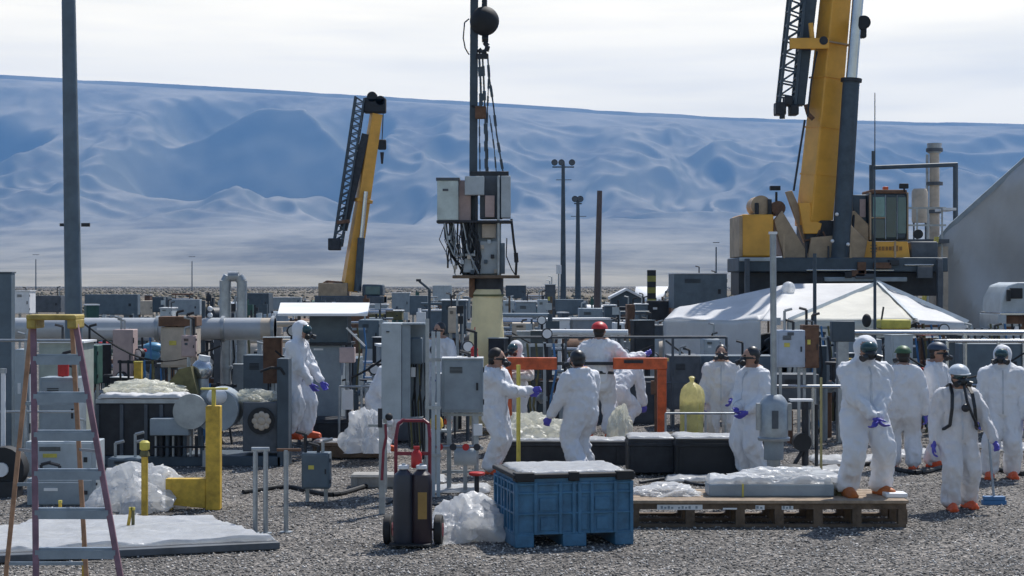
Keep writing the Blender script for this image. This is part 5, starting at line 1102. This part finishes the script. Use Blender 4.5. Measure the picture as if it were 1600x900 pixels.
# big grey fabric structure
D = 60.; s = 2800 / D; T = Thing('grey_fabric_building', 'big grey fabric covered building with sloping roof at right edge', 'fabric building', at(1468, D))
def pt(px, py, d=0): return W(px, py, D + d) - T.loc
A = pt(1468, 372); Bp = pt(1485, 352); Rg = pt(1760, 105); E = pt(2050, 360)
zg = 0.05
tri('end_wall', [A, Bp, Rg, Vector((Rg.x, 0, zg))], m_domegrey, .0, 1) if False else None
vs = []; fs = []; nx, nz = 60, 30
for i in range(nx + 1):
    x = (E.x) * i / nx
    zt = np.interp(x, [0, A.x, Bp.x, Rg.x, E.x], [A.z - .0, A.z, Bp.z, Rg.z, A.z])
    for j in range(nz + 1):
        z = zg + (zt - zg) * j / nz; dz = .26 * math.sin((x * 1.1 + z * .45) * 2.0) * math.exp(-x * .25) + .42 * mnoise.noise(Vector((x * .5 + z * .35, z * .22, 3))) + .20 * mnoise.noise(Vector((x * 1.6 + z * .8, z * .5, 8)))
        vs.append((x, dz * min(1, (nz - j) / 3), z))
for i in range(nx):
    for j in range(nz): a = i * (nz + 1) + j; fs.append((a, a + 1, a + nz + 2, a + nz + 1))
o = MB().add(vs, fs).build('end_wall', m_domegrey, T, fix=False); k = o.modifiers.new('t', 'SOLIDIFY'); k.thickness = .04
m = MB()
prof = [(0, zg), (A.x, A.z), (Bp.x, Bp.z), (Rg.x, Rg.z), (E.x, A.z), (E.x, zg)]
for (x0_, z0_), (x1_, z1_) in zip(prof, prof[1:]): m.add([(x0_, .06, z0_), (x1_, .06, z1_), (x1_ + 14, 25, z1_), (x0_ + 14, 25, z0_)], [(0, 1, 2, 3)])
m.build('roof_skin', m_domegrey, T, smooth=False)
for (x0_, z0_), (x1_, z1_) in list(zip(prof, prof[1:]))[:4]: MB().bar((x0_, -.02, z0_ - .03), (x1_, -.02, z1_ - .03), .16, .12).build('edge_rib', m_grey, T)
# truck at right edge
T = Thing('white_truck', 'pale truck cab half cut by the right picture edge', 'truck', at(1600, 46)); D = 46.; s = 2800 / D
def q(px, py, d=0): v = W(px, py, D) - T.loc; v.y += d; return v
MB().prism([(q(x, y).x, q(x, y).z) for x, y in ((1548, 490), (1550, 466), (1560, 446), (1575, 441), (1660, 441), (1660, 490))], -.9, .9).build('cab', m_lgrey, T, .05)
qb('windscreen', 1562, 450, 1582, 466, -.93, -.9, m_black); qb('side_window', 1588, 447, 1606, 476, -.93, -.9, m_glass); qb('bumper', 1546, 487, 1660, 492, -1.0, .9, m_silver); qb('chassis', 1556, 492, 1660, 514, -.8, .8, m_rust); qb('mirror', 1556, 452, 1562, 470, -1.05, -.95, m_black); qb('fender', 1543, 490, 1556, 516, -1, .8, m_lgrey)
for px in (1572, 1630):
    t2 = MB().cyl((q(px, 0).x, -.95, .48), (q(px, 0).x, -.6, .48), .48, n=20).build('wheel', m_black, T); MB().cyl((q(px, 0).x, -.97, .48), (q(px, 0).x, -.6, .48), .2, n=12).build('hub', m_lgrey, t2)
# stack, pipe frame and tank behind the crane
pole('slim pale exhaust stack with ringed top behind the crane cab', 1460, 64, 224, .2, .17, m_tan, 'exhaust_stack', 'stack', parts=[('ring', (lambda zz: lambda m, z, dx: m.cyl((0, 0, z - zz), (0, 0, z - zz + .12), .3, n=16))(zz), m_dgrey) for zz in (.3, 1.5, 2.5)] + [('crown', lambda m, z, dx: m.cyl((0, 0, z - .35), (0, 0, z), .24, .26), m_galv), ('side_pipe', lambda m, z, dx: m.cyl((-.26, 0, 1), (-.26, 0, z - .4), .05), m_galv)])
D = 63.; s = 2800 / D; T = Thing('pipe_portal', 'goal shaped steel pipe portal standing behind the crane cab', 'portal frame', at(1428, D))
def q(px, py, d=0): v = W(px, py, D) - T.loc; v.y += d; return v
for x in (1362, 1493): MB().cyl((q(x, 0).x, 0, 0), q(x, 258), .09, n=10).build('post', m_slate, T)
MB().cyl(q(1359, 262), q(1496, 257), .08, n=10).build('crossbar', m_slate, T); MB().cyl(q(1364, 258), q(1364, 236), .05).build('finial', m_slate, T)
T = Thing('raised_tank', 'pale upright tank on a legged stand beside the exhaust stack', 'tank', at(1437, 61)); D = 61.; s = 2800 / D
MB().lathe([(.25, q(0, 348).z), (.27, q(0, 344).z), (.27, q(0, 300).z), (.22, q(0, 295).z)], n=20).build('tank', m_tan, T)
for x in (-.2, .2): MB().bar((x, 0, 0), (x, 0, q(0, 347).z), .05).build('leg', m_dgrey, T)
T = Thing('raised_walkway', 'grey handrailed walkway platform behind the crane cab at right', 'walkway', at(1445, 59)); D = 59.; s = 2800 / D
def q(px, py, d=0): v = W(px, py, D) - T.loc; v.y += d; return v
for x in (1415, 1433, 1450, 1472): MB().bar(Vector((q(x, 0).x, 0, 0)), q(x, 324), .05).build('post', m_galv, T)
MB().bar(q(1412, 325), q(1478, 325), .06).build('handrail', m_galv, T); MB().bar(q(1412, 352), q(1478, 352), .06).build('mid_rail', m_galv, T); MB().b2(q(1410, 0).x, q(1480, 0).x, -.3, 1.2, q(0, 380).z, q(0, 374).z).build('deck', m_dgrey, T); MB().b2(q(1472, 0).x, q(1492, 0).x, -.2, 1, q(0, 329).z, q(0, 325).z).build('top_shelf', m_white, T)
for x, y in ((1418, 500), (1470, 500)): MB().b2(q(x, 0).x, q(x + 14, 0).x, .2, .6, 0, q(0, 385).z).build('column', m_tan, T)
T = Thing('yellow_ladder', 'slim yellow ladder leaning toward the grey fabric building', 'ladder', at(1438, 57)); D = 57.; s = 2800 / D
for dx in (0, 4): MB().bar((dx / s - .0, 0, q(0, 470).z - .3), (dx / s + q(1463, 0).x - q(1438, 0).x, .1, q(0, 370).z), .06).build('rail', m_lyel, T)
for k in range(9): f = k / 9; z_ = q(0, 470).z + f * (q(0, 370).z - q(0, 470).z); x_ = f * 25 / s; MB().bar((x_, 0, z_), (x_ + 4 / s, 0, z_), .04).build('rung', m_lyel, T)
MB().bar((0, 0, 0), (0, 0, q(0, 470).z - .2), .08).build('foot_post', m_dgrey, T); MB().bar((4 / s, 0, 0), (4 / s, 0, q(0, 470).z - .2), .08).build('foot_post', m_dgrey, T)

# ================================================================== poles
def floodlight(label, px, D, ytop, n, arm, ycross):
    s = 2800 / D; z = CH - (ytop - 440) / s; t = Thing('floodlight_pole', label, 'floodlight pole', at(px, D), 0, 'floodlight poles')
    MB().cyl((0, 0, 0), (0, 0, z), 5.2 / s, 2.6 / s, 10).build('mast', m_slate, t); MB().bar((-arm / s, 0, z - 7 / s), (arm / s, 0, z - 7 / s), 2 / s).build('crossarm', m_slate, t); MB().bar((-11 / s, 0, z - 27 / s), (13 / s, 0, z - 27 / s), 1 / s).build('lower_arm', m_slate, t)
    for i in range(n):
        x = (-arm + 2 * arm * ([.1, .42, .9][i] if n == 3 else [.1, .8][i])) / s
        l = MB().cyl((x, -3 / s, z), (x, 3 / s, z + 1 / s), 5 / s, 4 / s, 14).build('lamp_head', m_dark, t); MB().cyl((x, -3.6 / s, z), (x, -3 / s, z), 4.2 / s, n=14).build('lens', m_dgrey, l)
floodlight('tall floodlight pole with three lamps on its crossarm, left of the others', 880, 110, 254, 3, 17, 0)
floodlight('shorter and farther floodlight pole with two small lamps', 903, 150, 311, 2, 6, 0)
T = Thing('wooden_pole', 'thick brown wooden pole leaning slightly, right of the floodlight poles', 'utility pole', at(931, 75)); s = 2800 / 75
MB().cyl((0, 0, 0), (6 / s, 0, CH + 142 / s), 5.5 / s, 4 / s, 14).build('pole', M('creosote_wood', (.12, .095, .09), .85), T); MB().cyl((7 / s, 0, 60 / s), (8 / s, -.05, CH + 72 / s), 1.8 / s, 1 / s, 8).build('conduit', m_galv, T)
T = Thing('striped_post', 'black and yellow hazard striped post left of the slate grey box', 'marker post', at(1018, 70)); s = 2800 / 70
for k in range(7): MB().b2(-6.5 / s, 6.5 / s, -6.5 / s, 6.5 / s, CH + 18 / s - (k + 1) * 9 / s, CH + 18 / s - k * 9 / s).build('band', m_black if k % 2 == 0 else M('drab_yellow', (.25, .24, .05), .6), T)
MB().b2(-5 / s, 5 / s, -5 / s, 5 / s, 0, CH + 18 / s - 63 / s).build('base', m_dark, T)
T = Thing('small_box_mast', 'thin mast with a white signal head left of the tall floodlight pole', 'mast', at(873, 90)); s = 2800 / 90
MB().cyl((0, 0, 0), (0, 0, CH + 20 / s), .05, .04, 8).build('mast', m_galv, T); MB().cyl((0, 0, CH + 12 / s), (0, 0, CH + 26 / s), .13, n=10).build('signal_head', m_white, T)
T = Thing('bent_arm_pole', 'dark lamp post with bent arm reaching left, near the kiosk', 'lamp post', at(671, 60)); s = 2800 / 60
MB().cyl((0, 0, 0), (0, 0, CH - 12 / s), .05, n=8).build('post', m_slate, T); MB().cyl((0, 0, CH - 12 / s), (-16 / s, 0, CH + 1 / s), .045, n=8).build('arm', m_slate, T); MB().box((-17 / s, 0, CH + 2 / s), (.16, .1, .08)).build('lamp_head', m_dark, T)
for px, D, yt, lb in ((1119, 420, 386, 'tiny far utility pole with crossarm on the plain right of centre'), (56, 600, 405, 'tiny far utility pole at left beyond the square column'), (300, 640, 408, 'tiny far utility pole left of the pipe loop')):
    t = Thing('far_utility_pole', lb, 'utility pole', at(px, D), 0, 'far utility poles'); s = 2800 / D
    MB().cyl((0, 0, -2), (0, 0, CH - (yt - 440) / s), .22, .16, 8).build('pole', m_slate, t); MB().bar((-5 / s, 0, CH - (yt - 447) / s), (5 / s, 0, CH - (yt - 447) / s), .16).build('crossarm', m_slate, t)

# ================================================================== mid distance clutter
rr = random.Random(21)
def shed(label, x0, x1, y0, yr, D, wall=m_grey, roof=m_white, name='small_shed', cat='shed'):
    s = 2800 / D; t = Thing(name, label, cat, at((x0 + x1) / 2, D)); w_ = (x1 - x0) / s / 2; zt = CH - (y0 - 440) / s; zr = CH - (yr - 440) / s
    MB().prism([(-w_, 0), (w_, 0), (w_, zt), (0, zr), (-w_, zt)], 0, w_ * 1.6).build('wall', wall, t); m = MB(); th = .12
    m.prism([(-w_ * 1.12, zt - .05), (0, zr + .03), (w_ * 1.12, zt - .05), (w_ * 1.12, zt + th - .05), (0, zr + th + .03), (-w_ * 1.12, zt + th - .05)], -.2, w_ * 1.6 + .2); m.build('roof', roof, t)
    d = MB().b2(-w_ * .25, w_ * .2, -.04, -.002, 0, zt * .75).build('door', m_dgrey, t); MB().b2(w_ * .1, w_ * .16, -.08, -.04, zt * .35, zt * .4).build('handle', m_galv, d); return t
shed('gabled slate shed with bright metal roof between wooden pole and striped post', 955, 1003, 466, 455, 85, m_slate)
t = Thing('lean_to_roof', 'bright corrugated lean-to roof right of the gabled slate shed', 'shed', at(1020, 90)); s = 2800 / 90
MB().add([(-30 / s, 0, CH - 30 / s), (12 / s, 0, CH - 30 / s), (32 / s, 3, CH - 8 / s), (-20 / s, 3, CH - 8 / s)], [(0, 1, 2, 3)]).build('roof', m_white, t); 
bpy.data.objects[t.o.children[-1].name].modifiers.new('t', 'SOLIDIFY').thickness = .08
MB().b2(-28 / s, 30 / s, .2, 3, 0, CH - 34 / s).build('wall', m_dark, t)
boxon('large slate grey steel container left of the big crane carrier', 1053, 1136, 428, 482, 600, m_blugrey, 2.0, 'steel_container', 'container', D=58, legr=.08, nlegs=2, roof=.03)
clut = [
 (852,868,445,500,62,m_dgrey,'dark narrow switchgear box just left of the tall floodlight pole'),
 (790,822,446,466,120,m_slate,'dark flat topped trailer right of the yellow sleeve, far off'),
 (786,804,470,500,60,m_lgrey,'pale grey cabinet touching the right edge of yellow sleeve'),
 (806,838,472,512,55,m_grey,'grey equipment cabinet second right of the yellow sleeve'),
 (840,856,468,498,58,m_lgrey,'light slim cabinet before the dark switchgear box'),
 (868,912,468,492,80,m_blugrey,'blue grey low trailer at foot of the two floodlight poles'),
 (845,890,500,530,45,m_white,'white tarpaulin covered crate left of the red hatted worker'),
 (800,835,505,530,42,m_tan,'tan grey valve box left of the white covered crate'),
 (905,942,482,520,50,m_grey,'grey cabinet behind the red hard hat'),
 (945,962,478,528,48,m_slate,'dark cabinet between red hatted worker and the notice box'),
 (958,976,504,526,40,m_white,'white notice box with dark emblem behind the outstretched arm'),
 (980,992,476,520,52,m_rust,'narrow maroon brown locker right of the white notice box'),
 (993,1012,476,508,56,m_blugrey,'teal grey cabinet left of striped post foot'),
 (1012,1045,470,500,60,m_dark,'black open skid box below the lean-to roof'),
 (1000,1050,508,526,44,m_dgrey,'low dark box at the left foot of the tent'),
 (612,640,458,488,90,m_grey,'grey far cabinet right of the distant crane cab'),
 (640,668,462,492,75,m_blugrey,'slate cabinet left of the bent arm post'),
 (676,706,446,470,160,m_lgrey,'pale blue far tank building left of the lifted assembly'),
 (690,728,470,522,48,m_slate,'dark blue instrument cabinet left of yellow sleeve'),
 (700,716,480,520,44,m_tan,'pinkish tan panel before the dark blue instrument cabinet'),
 (560,592,500,545,44,m_blugrey,'blue grey slotted cabinet behind the bending worker'),
 (575,628,486,500,70,m_olive,'olive low roofed box right of the kiosk roof'),
 (132,215,460,492,75,m_blugrey,'long blue grey container right of the tall pole'),
 (238,262,464,488,80,m_slate,'slate box right of the long blue grey container'),
 (250,268,482,496,60,m_lgrey,'tiny light box just above the duct pipe'),
 (265,312,468,492,85,m_grey,'grey wide box left of the thin lattice mast'),
 (386,420,458,490,80,m_slate,'dark box right of the pipe loop above duct'),
 (22,46,455,490,66,m_white,'white topped box right of the square column'),
 (45,95,462,488,70,m_dgrey,'dark green grey frame box behind the ladder top'),
 (215,240,470,492,90,m_tan,'brownish box between the long container and slate box'),
 (420,470,465,484,110,m_grey,'far grey cabinet above the kiosk roof, left'),
 (1500,1600,537,600,31,m_blugrey,'long blue grey low building wall behind workers at right'),
 (1395,1480,528,560,36,m_slate,'dark flat box behind green hatted worker'),
 (1338,1378,530,600,33,m_grey,'grey cabinet partly hidden behind the big worker'),
 (1100,1125,530,560,40,m_lgrey,'pale box standing inside the tent shadow at left'),
 (1046,1095,556,640,33,m_dgrey,'dark wide cabinet behind the bagged yellow drum'),
 (1092,1210,556,630,34,m_blugrey,'slate blue bench cabinet behind the two masked workers'),
 (870,1030,590,680,34,m_dgrey,'dark equipment bank seen under the orange frame'),
 (792,870,585,650,33,m_slate,'dark pipe cabinet under the left orange beam'),
 (1280,1330,560,620,34,m_dgrey,'dark ribbed box left of the big worker at elbow height'),
 (480,560,560,640,40,m_blugrey,'big shaded panel far behind the kiosk'),
 (380,430,555,640,32,m_blugrey,'dark blue panel between pipe loop and side view worker'),
 (210,250,540,600,40,m_dgrey,'dark cabinet under duct below the blue tarp bundle'),
 (600,690,640,690,30,m_dgrey,'low dark cabinet behind the open electrical cabinet'),
]
for i, (a, b, c, d, D, mt, lb) in enumerate(clut):
    w_ = (b - a); t = boxon(lb, a, b, c, d, 0, mt, rr.uniform(.5, 1.5), 'site_cabinet', 'cabinet', D=D, roof=.03 if (i * 5) % 3 == 0 and D > 40 else None, nlegs=2, legr=.04, grp='site cabinets')
    if lb.startswith('white notice'):
        s = 2800 / D; m = MB(); m.b2(-.02, .05, -.03, -.018, CH - 78 / s, CH - 68 / s); m.b2(-.05, .06, -.03, -.0185, CH - 84 / s + .0, CH - 80.5 / s); m.build('emblem', m_black, t)
# many small tanks, posts, pipes and boxes filling the tank farm
kinds = [0]
land = [(118,'the tall pole'),(200,'the long container'),(255,'the slate box'),(365,'the pipe loop'),(470,'the kiosk'),(545,'the distant crane'),(632,'the open cabinet'),(671,'the bent arm post'),(760,'the yellow sleeve'),(810,'the yellow stick'),(880,'the tall floodlight pole'),(903,'the short floodlight pole'),(931,'the wooden pole'),(980,'the gabled shed'),(1018,'the striped post'),(1095,'the steel container'),(1120,'the tent left wall')]
cnt = {}
cols = [('pale grey', m_lgrey), ('mid grey', m_grey), ('slate', m_slate), ('blue grey', m_blugrey), ('white', m_white), ('dark', m_dark), ('tan', m_tan), ('dark green', m_green), ('rusty', m_rust)]
def where(px, kind, col):
    n, d = min(((abs(px - x), x) for x, _ in land)); nm = dict(land)[d]; side = 'left of' if px < d else 'right of'; key = (kind, col, side, nm); cnt[key] = cnt.get(key, 0) + 1
    return side, nm, cnt[key]
ordw = ['', 'another ', 'a third ', 'a fourth ', 'a fifth ', 'a sixth ', 'a seventh ']
items = []
for i in range(215):
    D = rr.choice((38, 44, 52, 60, 70, 85, 100, 130, 170)) * rr.uniform(.92, 1.08); px = rr.choice((rr.uniform(130, 700), rr.uniform(560, 1060), rr.uniform(780, 1060)))
    items.append((px, D, rr.randrange(5), rr.choice(cols), rr.random(), rr.random()))
items.sort()
size = ['small', 'squat', 'slim', 'low', 'tiny', 'stubby', 'narrow', 'broad', 'short', 'upright', 'plain', 'compact']
for i, (px, D, kd, (cn, mt), u, v) in enumerate(items):
    s = 2800 / D; kname = ['cabinet', 'tank', 'pipe post', 'pipe rack', 'barrel'][kd]; side, nm, k = where(px, kname, cn)
    dist = 'near' if D < 50 else 'mid-distance' if D < 80 else 'far' if D < 120 else 'very far'
    lb = f"{size[(i * 5) % 12]} {cn} {kname}, {dist}, {side} {nm}"
    if lb in kinds: lb = f"{size[(i * 7 + 3) % 12]} {cn} {kname}, {dist}, {side} {nm} and lower"
    if lb in kinds: lb = f"{size[(i * 11 + 5) % 12]} worn {cn} {kname}, {dist}, {side} {nm}"
    kinds.append(lb)
    h = .7 + 1.1 * u; w_ = .3 + .9 * v * v; loc = at(px, D)
    if kd == 0:
        t = Thing('small_cabinet', lb, 'cabinet', loc, rr.uniform(-.4, .4), 'small cabinets in the tank farm'); MB().b2(-w_ / 2, w_ / 2, 0, .6, .12, h).build('enclosure', mt, t); MB().b2(-w_ / 2 - .03, w_ / 2 + .03, -.04, .64, h, h + .05).build('roof', m_white if u > .5 else mt, t); MB().b2(-w_ * .4, w_ * .4, -.02, 0, .2, h - .08).build('door', mt, t)
        for x in (-1, 1): MB().b2(x * w_ * .4 - .04, x * w_ * .4 + .04, .1, .5, 0, .12).build('foot', m_dark, t)
    elif kd == 1:
        t = Thing('small_tank', lb, 'tank', loc, rr.uniform(-.8, .8), 'small tanks in the tank farm'); r = .3 + .25 * v; MB().cyl((-w_ * .8, 0, r + .3), (w_ * .8, 0, r + .3), r, n=18).build('shell', mt, t)
        for x in (-1, 1): MB().b2(x * w_ * .5 - .06, x * w_ * .5 + .06, -r * .7, r * .7, 0, .45).build('saddle', m_dark, t)
        MB().cyl((0, 0, r * 2 + .25), (0, 0, r * 2 + .42), .1).build('hatch', m_galv, t)
    elif kd == 2:
        t = Thing('pipe_post', lb, 'pipe post', loc, 0, 'pipe posts in the tank farm'); MB().cyl((0, 0, 0), (0, 0, h * 1.3), .05, n=8).build('post', mt, t); MB().box((.05, -.05, h * 1.1), (.28, .16, .34)).build('gauge_box', m_lgrey if u < .5 else mt, t); MB().cyl((0, 0, h * .6), (.5, 0, h * .6), .035, n=8).build('branch', mt, t)
    elif kd == 3:
        t = Thing('pipe_rack', lb, 'pipe rack', loc, rr.uniform(-.3, .3), 'pipe racks in the tank farm'); L = .6 + 1.1 * v
        for x in (-L / 2, L / 2): MB().bar((x, 0, 0), (x, 0, h), .07).build('upright', mt, t)
        for z_, r in ((h, .06), (h * .8, .045), (h * .55, .05)): MB().cyl((-L / 2 - .3, 0, z_), (L / 2 + .3, 0, z_), r, n=8).build('pipe', [m_galv, m_silver, mt][int(z_ * 10) % 3], t)
    else:
        t = Thing('site_barrel', lb, 'barrel', loc, 0, 'barrels in the tank farm'); MB().lathe([(.28, 0), (.29, .01), (.29, .3), (.3, .31), (.29, .32), (.29, .6), (.3, .61), (.29, .62), (.29, .88), (.27, .9)], n=16).build('drum', mt, t); MB().cyl((.1, 0, .9), (.1, 0, .93), .05).build('bung', m_dark, t)

# ================================================================== litter and hoses in the work area
for i, (px, py, wx, wy, mt, lb) in enumerate(((1325, 722, .55, .5, m_plas, 'flat white plastic on the ground left of the big worker at knee height'), (1440, 712, .5, .5, m_plas, 'white plastic scrap on ground between the green hatted and navy hatted workers'), (1262, 738, .5, .35, m_plas, 'white plastic spread under the valve tree'), (1590, 702, .6, .5, m_plas, 'pale ground sheet at right edge behind white hooded worker'), (640, 752, .5, .3, m_plas, 'thin white sheet on gravel behind the hand truck'), (705, 768, .5, .3, m_plas, 'pale flat sheet under the wall cabinet frame'), (1120, 752, .7, .2, m_plas, 'narrow pale sheet in front of the long dark crate'), (30, 838, .6, .4, m_plas, 'crumpled white sheet at far left under the hose reel'))):
    x, y, _ = ground(px, py); o = sheet('ground_sheet', mt, None, -wx, wx, -wy, wy, 0.02, .05, i * 3 + 20, .05); o.location = (x, y, 0); tag(o, lb, 'plastic sheet')
def hose(label, pts, r, mt, cat='hose', name='ground_hose'):
    P_ = [Vector(ground(*p)) + Vector((0, 0, r)) for p in pts]; c = P_[0].copy(); Q = []
    for i in range(len(P_) - 1):
        a, b = P_[i], P_[i + 1]; p0 = P_[i - 1] if i else a; p3 = P_[i + 2] if i + 2 < len(P_) else b
        for k in range(8): t = k / 8; Q.append(.5 * ((2 * a) + (-p0 + b) * t + (2 * p0 - 5 * a + 4 * b - p3) * t * t + (-p0 + 3 * a - 3 * b + p3) * t ** 3) - c)
    Q.append(P_[-1] - c); o = MB().tube(Q, r, 8).build(name, mt, None); o.location = c; tag(o, label, cat)
hose('black hose snaking on gravel behind the junction box toward the cabinets', [(380, 772), (450, 764), (520, 776), (590, 760), (660, 772)], .03, m_black)
hose('dark cable lying in front of the long crate, right of the blue container', [(1000, 756), (1050, 750), (1100, 760), (1180, 752), (1250, 762)], .02, m_dark, 'cable', 'ground_cable')
hose('black hose on the ground behind the big worker and the nearest worker', [(1290, 742), (1360, 728), (1430, 742), (1500, 730), (1600, 744)], .035, m_black)
hose('dark cable trailing on gravel from hand truck to the strut frame', [(600, 790), (640, 778), (690, 792), (740, 780)], .018, m_dark, 'cable', 'ground_cable')

# valve stations, gauge posts and hoses crowding the near tank farm
rr = random.Random(99); near = []
marks = [(60, 'the stepladder'), (165, 'the tall pole'), (225, 'the skid litter'), (285, 'the tan cabinet'), (325, 'the thin lattice mast'), (365, 'the pipe loop'), (408, 'the dial housing'), (510, 'the roofed kiosk'), (560, 'the bending worker'), (640, 'the open electrical cabinet'), (720, 'the wall cabinet'), (830, 'the cream plastic heap'), (880, 'the worker facing left'), (1000, 'the orange frame beam'), (1080, 'the yellow bagged drum'), (1230, 'the lilac cabinet'), (1300, 'the dark sign box'), (1440, 'the navy hatted worker'), (1530, 'the far right worker')]
used = {}
for i in range(140):
    px = rr.choice((rr.uniform(130, 480), rr.uniform(480, 1050), rr.uniform(1050, 1340), rr.uniform(1380, 1600), rr.uniform(130, 720))); D = rr.uniform(29.5, 41); s = 2800 / D
    if 1030 < px < 1205: px -= rr.uniform(180, 420)
    kd = rr.randrange(4); mt = rr.choice((m_galv, m_dark, m_slate, m_grey, m_rust, m_lgrey)); mn = {m_galv: 'galvanised', m_dark: 'black', m_slate: 'slate', m_grey: 'grey', m_rust: 'rusty', m_lgrey: 'pale grey'}[mt]
    kn = ('valve station', 'gauge post', 'hose bundle', 'small junction box')[kd]; mk = min(marks, key=lambda q_: abs(q_[0] - px)); side = 'left of' if px < mk[0] else 'right of'
    key = (mn, kn, side, mk[1]); c = used.get(key, 0); used[key] = c + 1
    lb = ('', 'second ', 'third ', 'fourth ')[c] + f"{mn} {kn} standing {'close ' if D < 34 else ''}behind and {side} {mk[1]}"
    h = rr.uniform(.9, 1.9)
    if kd == 0:
        t = Thing('valve_station', lb, 'valve station', at(px, D), rr.uniform(-1, 1), 'valve stations near the workers'); MB().tube([(-.3, 0, 0), (-.3, 0, h * .6), (.3, 0, h * .6), (.3, 0, 0)], .05, 8).build('pipe', mt, t)
        MB().cyl((0, 0, h * .6), (0, 0, h * .85), .03).build('stem', m_dark, t); MB().lathe([(.13, h * .85), (.15, h * .855), (.15, h * .88), (.13, h * .885)], n=14).build('handwheel', rr.choice((m_red, m_dark, m_yel, m_dark)), t)
        for x in (-.12, .12): MB().cyl((x - .02, 0, h * .6), (x + .02, 0, h * .6), .1, n=12).build('flange', m_galv, t)
    elif kd == 1:
        t = Thing('gauge_post', lb, 'gauge post', at(px, D), rr.uniform(-.5, .5), 'gauge posts near the workers'); MB().cyl((0, 0, 0), (0, 0, h), .03, n=8).build('post', mt, t); MB().cyl((0, -.06, h), (0, .02, h), .1, n=16).build('gauge', m_dark, t); MB().cyl((0, -.065, h), (0, -.058, h), .08, n=16).build('dial', m_white, t); MB().b2(-.09, .09, -.06, .06, h * .55, h * .55 + .24).build('box', mt, t)
    elif kd == 2:
        t = Thing('hose_bundle', lb, 'hose bundle', at(px, D), rr.uniform(-.5, .5), 'hose bundles near the workers'); MB().bar((0, 0, 0), (0, 0, h), .05).build('post', mt, t); MB().bar((-.35, 0, h - .05), (.35, 0, h - .05), .05).build('arm', mt, t)
        for j in range(5): x = -.3 + j * .15; MB().tube([(x, -.03, h - .02), (x + .04, -.08, h * .7), (x + rr.uniform(-.1, .1), -.1, h * .35), (x + rr.uniform(-.2, .2), -.12, .03)], .02, 6).build('hose', rr.choice((m_black, m_black, m_dark, m_olive, m_blue)), t)
    else:
        t = Thing('small_junction_box', lb, 'junction box', at(px, D), rr.uniform(-.5, .5), 'small junction boxes near the workers'); w_ = rr.uniform(.25, .5); MB().b2(-w_ / 2, w_ / 2, 0, .18, h * .55, h).build('enclosure', mt, t); MB().b2(-w_ * .42, w_ * .42, -.012, 0, h * .58, h - .04).build('door', mt, t)
        MB().b2(-w_ / 2 - .01, w_ / 2 + .01, -.02, .2, h, h + .012).build('lid', rr.choice((m_white, m_lgrey)), t); MB().bar((0, .09, 0), (0, .09, h * .55), .05).build('leg', m_galv, t)
        for j in (-1, 1): MB().cyl((j * w_ * .25, .09, .1), (j * w_ * .25, .09, h * .55), .015, n=6).build('conduit', m_dark, t)

# thin rods and conduits that stand up out of the tank farm
rr = random.Random(314); seen = {}
for i in range(44):
    px = rr.uniform(130, 1340); D = rr.uniform(31, 80); s = 2800 / D; mk = min(marks, key=lambda q_: abs(q_[0] - px)); side = 'left of' if px < mk[0] else 'right of'; top = CH - (rr.uniform(462, 505) - 440) / s
    mt, mn = rr.choice(((m_dark, 'black'), (m_slate, 'slate'), (m_galv, 'galvanised'), (m_brown, 'brown'))); key = (mn, side, mk[1]); c = seen.get(key, 0); seen[key] = c + 1
    t = Thing('standing_conduit', ('', 'second ', 'third ', 'fourth ')[c] + f"thin {mn} conduit rising {'near and ' if D < 50 else 'far '}behind, {side} {mk[1]}", 'conduit', at(px, D), 0, 'thin standing conduits'); MB().cyl((0, 0, 0), (0, 0, top), .028 * D / 45, n=7).build('rod', mt, t)
    if rr.random() < .6: MB().box((rr.choice((-.06, .06)), -.03, top * .9), (.14, .1, .16)).build('fitting', rr.choice((m_lgrey, m_dark, m_white)), t)
# cables strung over the pipes
for i, (x0, y0_, x1, y1_, D, lb) in enumerate(((130, 505, 345, 540, 31, 'black cable drooping from the duct near the tan cabinet'), (430, 548, 600, 560, 30, 'black cable drooping between kiosk and open cabinet'), (800, 520, 1020, 540, 36, 'black cable sagging behind the red hatted worker'), (1040, 532, 1200, 545, 35, 'black cable sagging before the tent side'), (1400, 545, 1600, 552, 30, 'black cable sagging under the bright handrail at right'))):
    a, b = W(x0, y0_, D), W(x1, y1_, D); pts = [a.lerp(b, k / 12) - a + Vector((0, 0, -.45 * math.sin(math.pi * k / 12))) for k in range(13)]; o = MB().tube(pts, .018, 6).build('sagging_cable', m_black, None); o.location = a; tag(o, lb, 'cable')
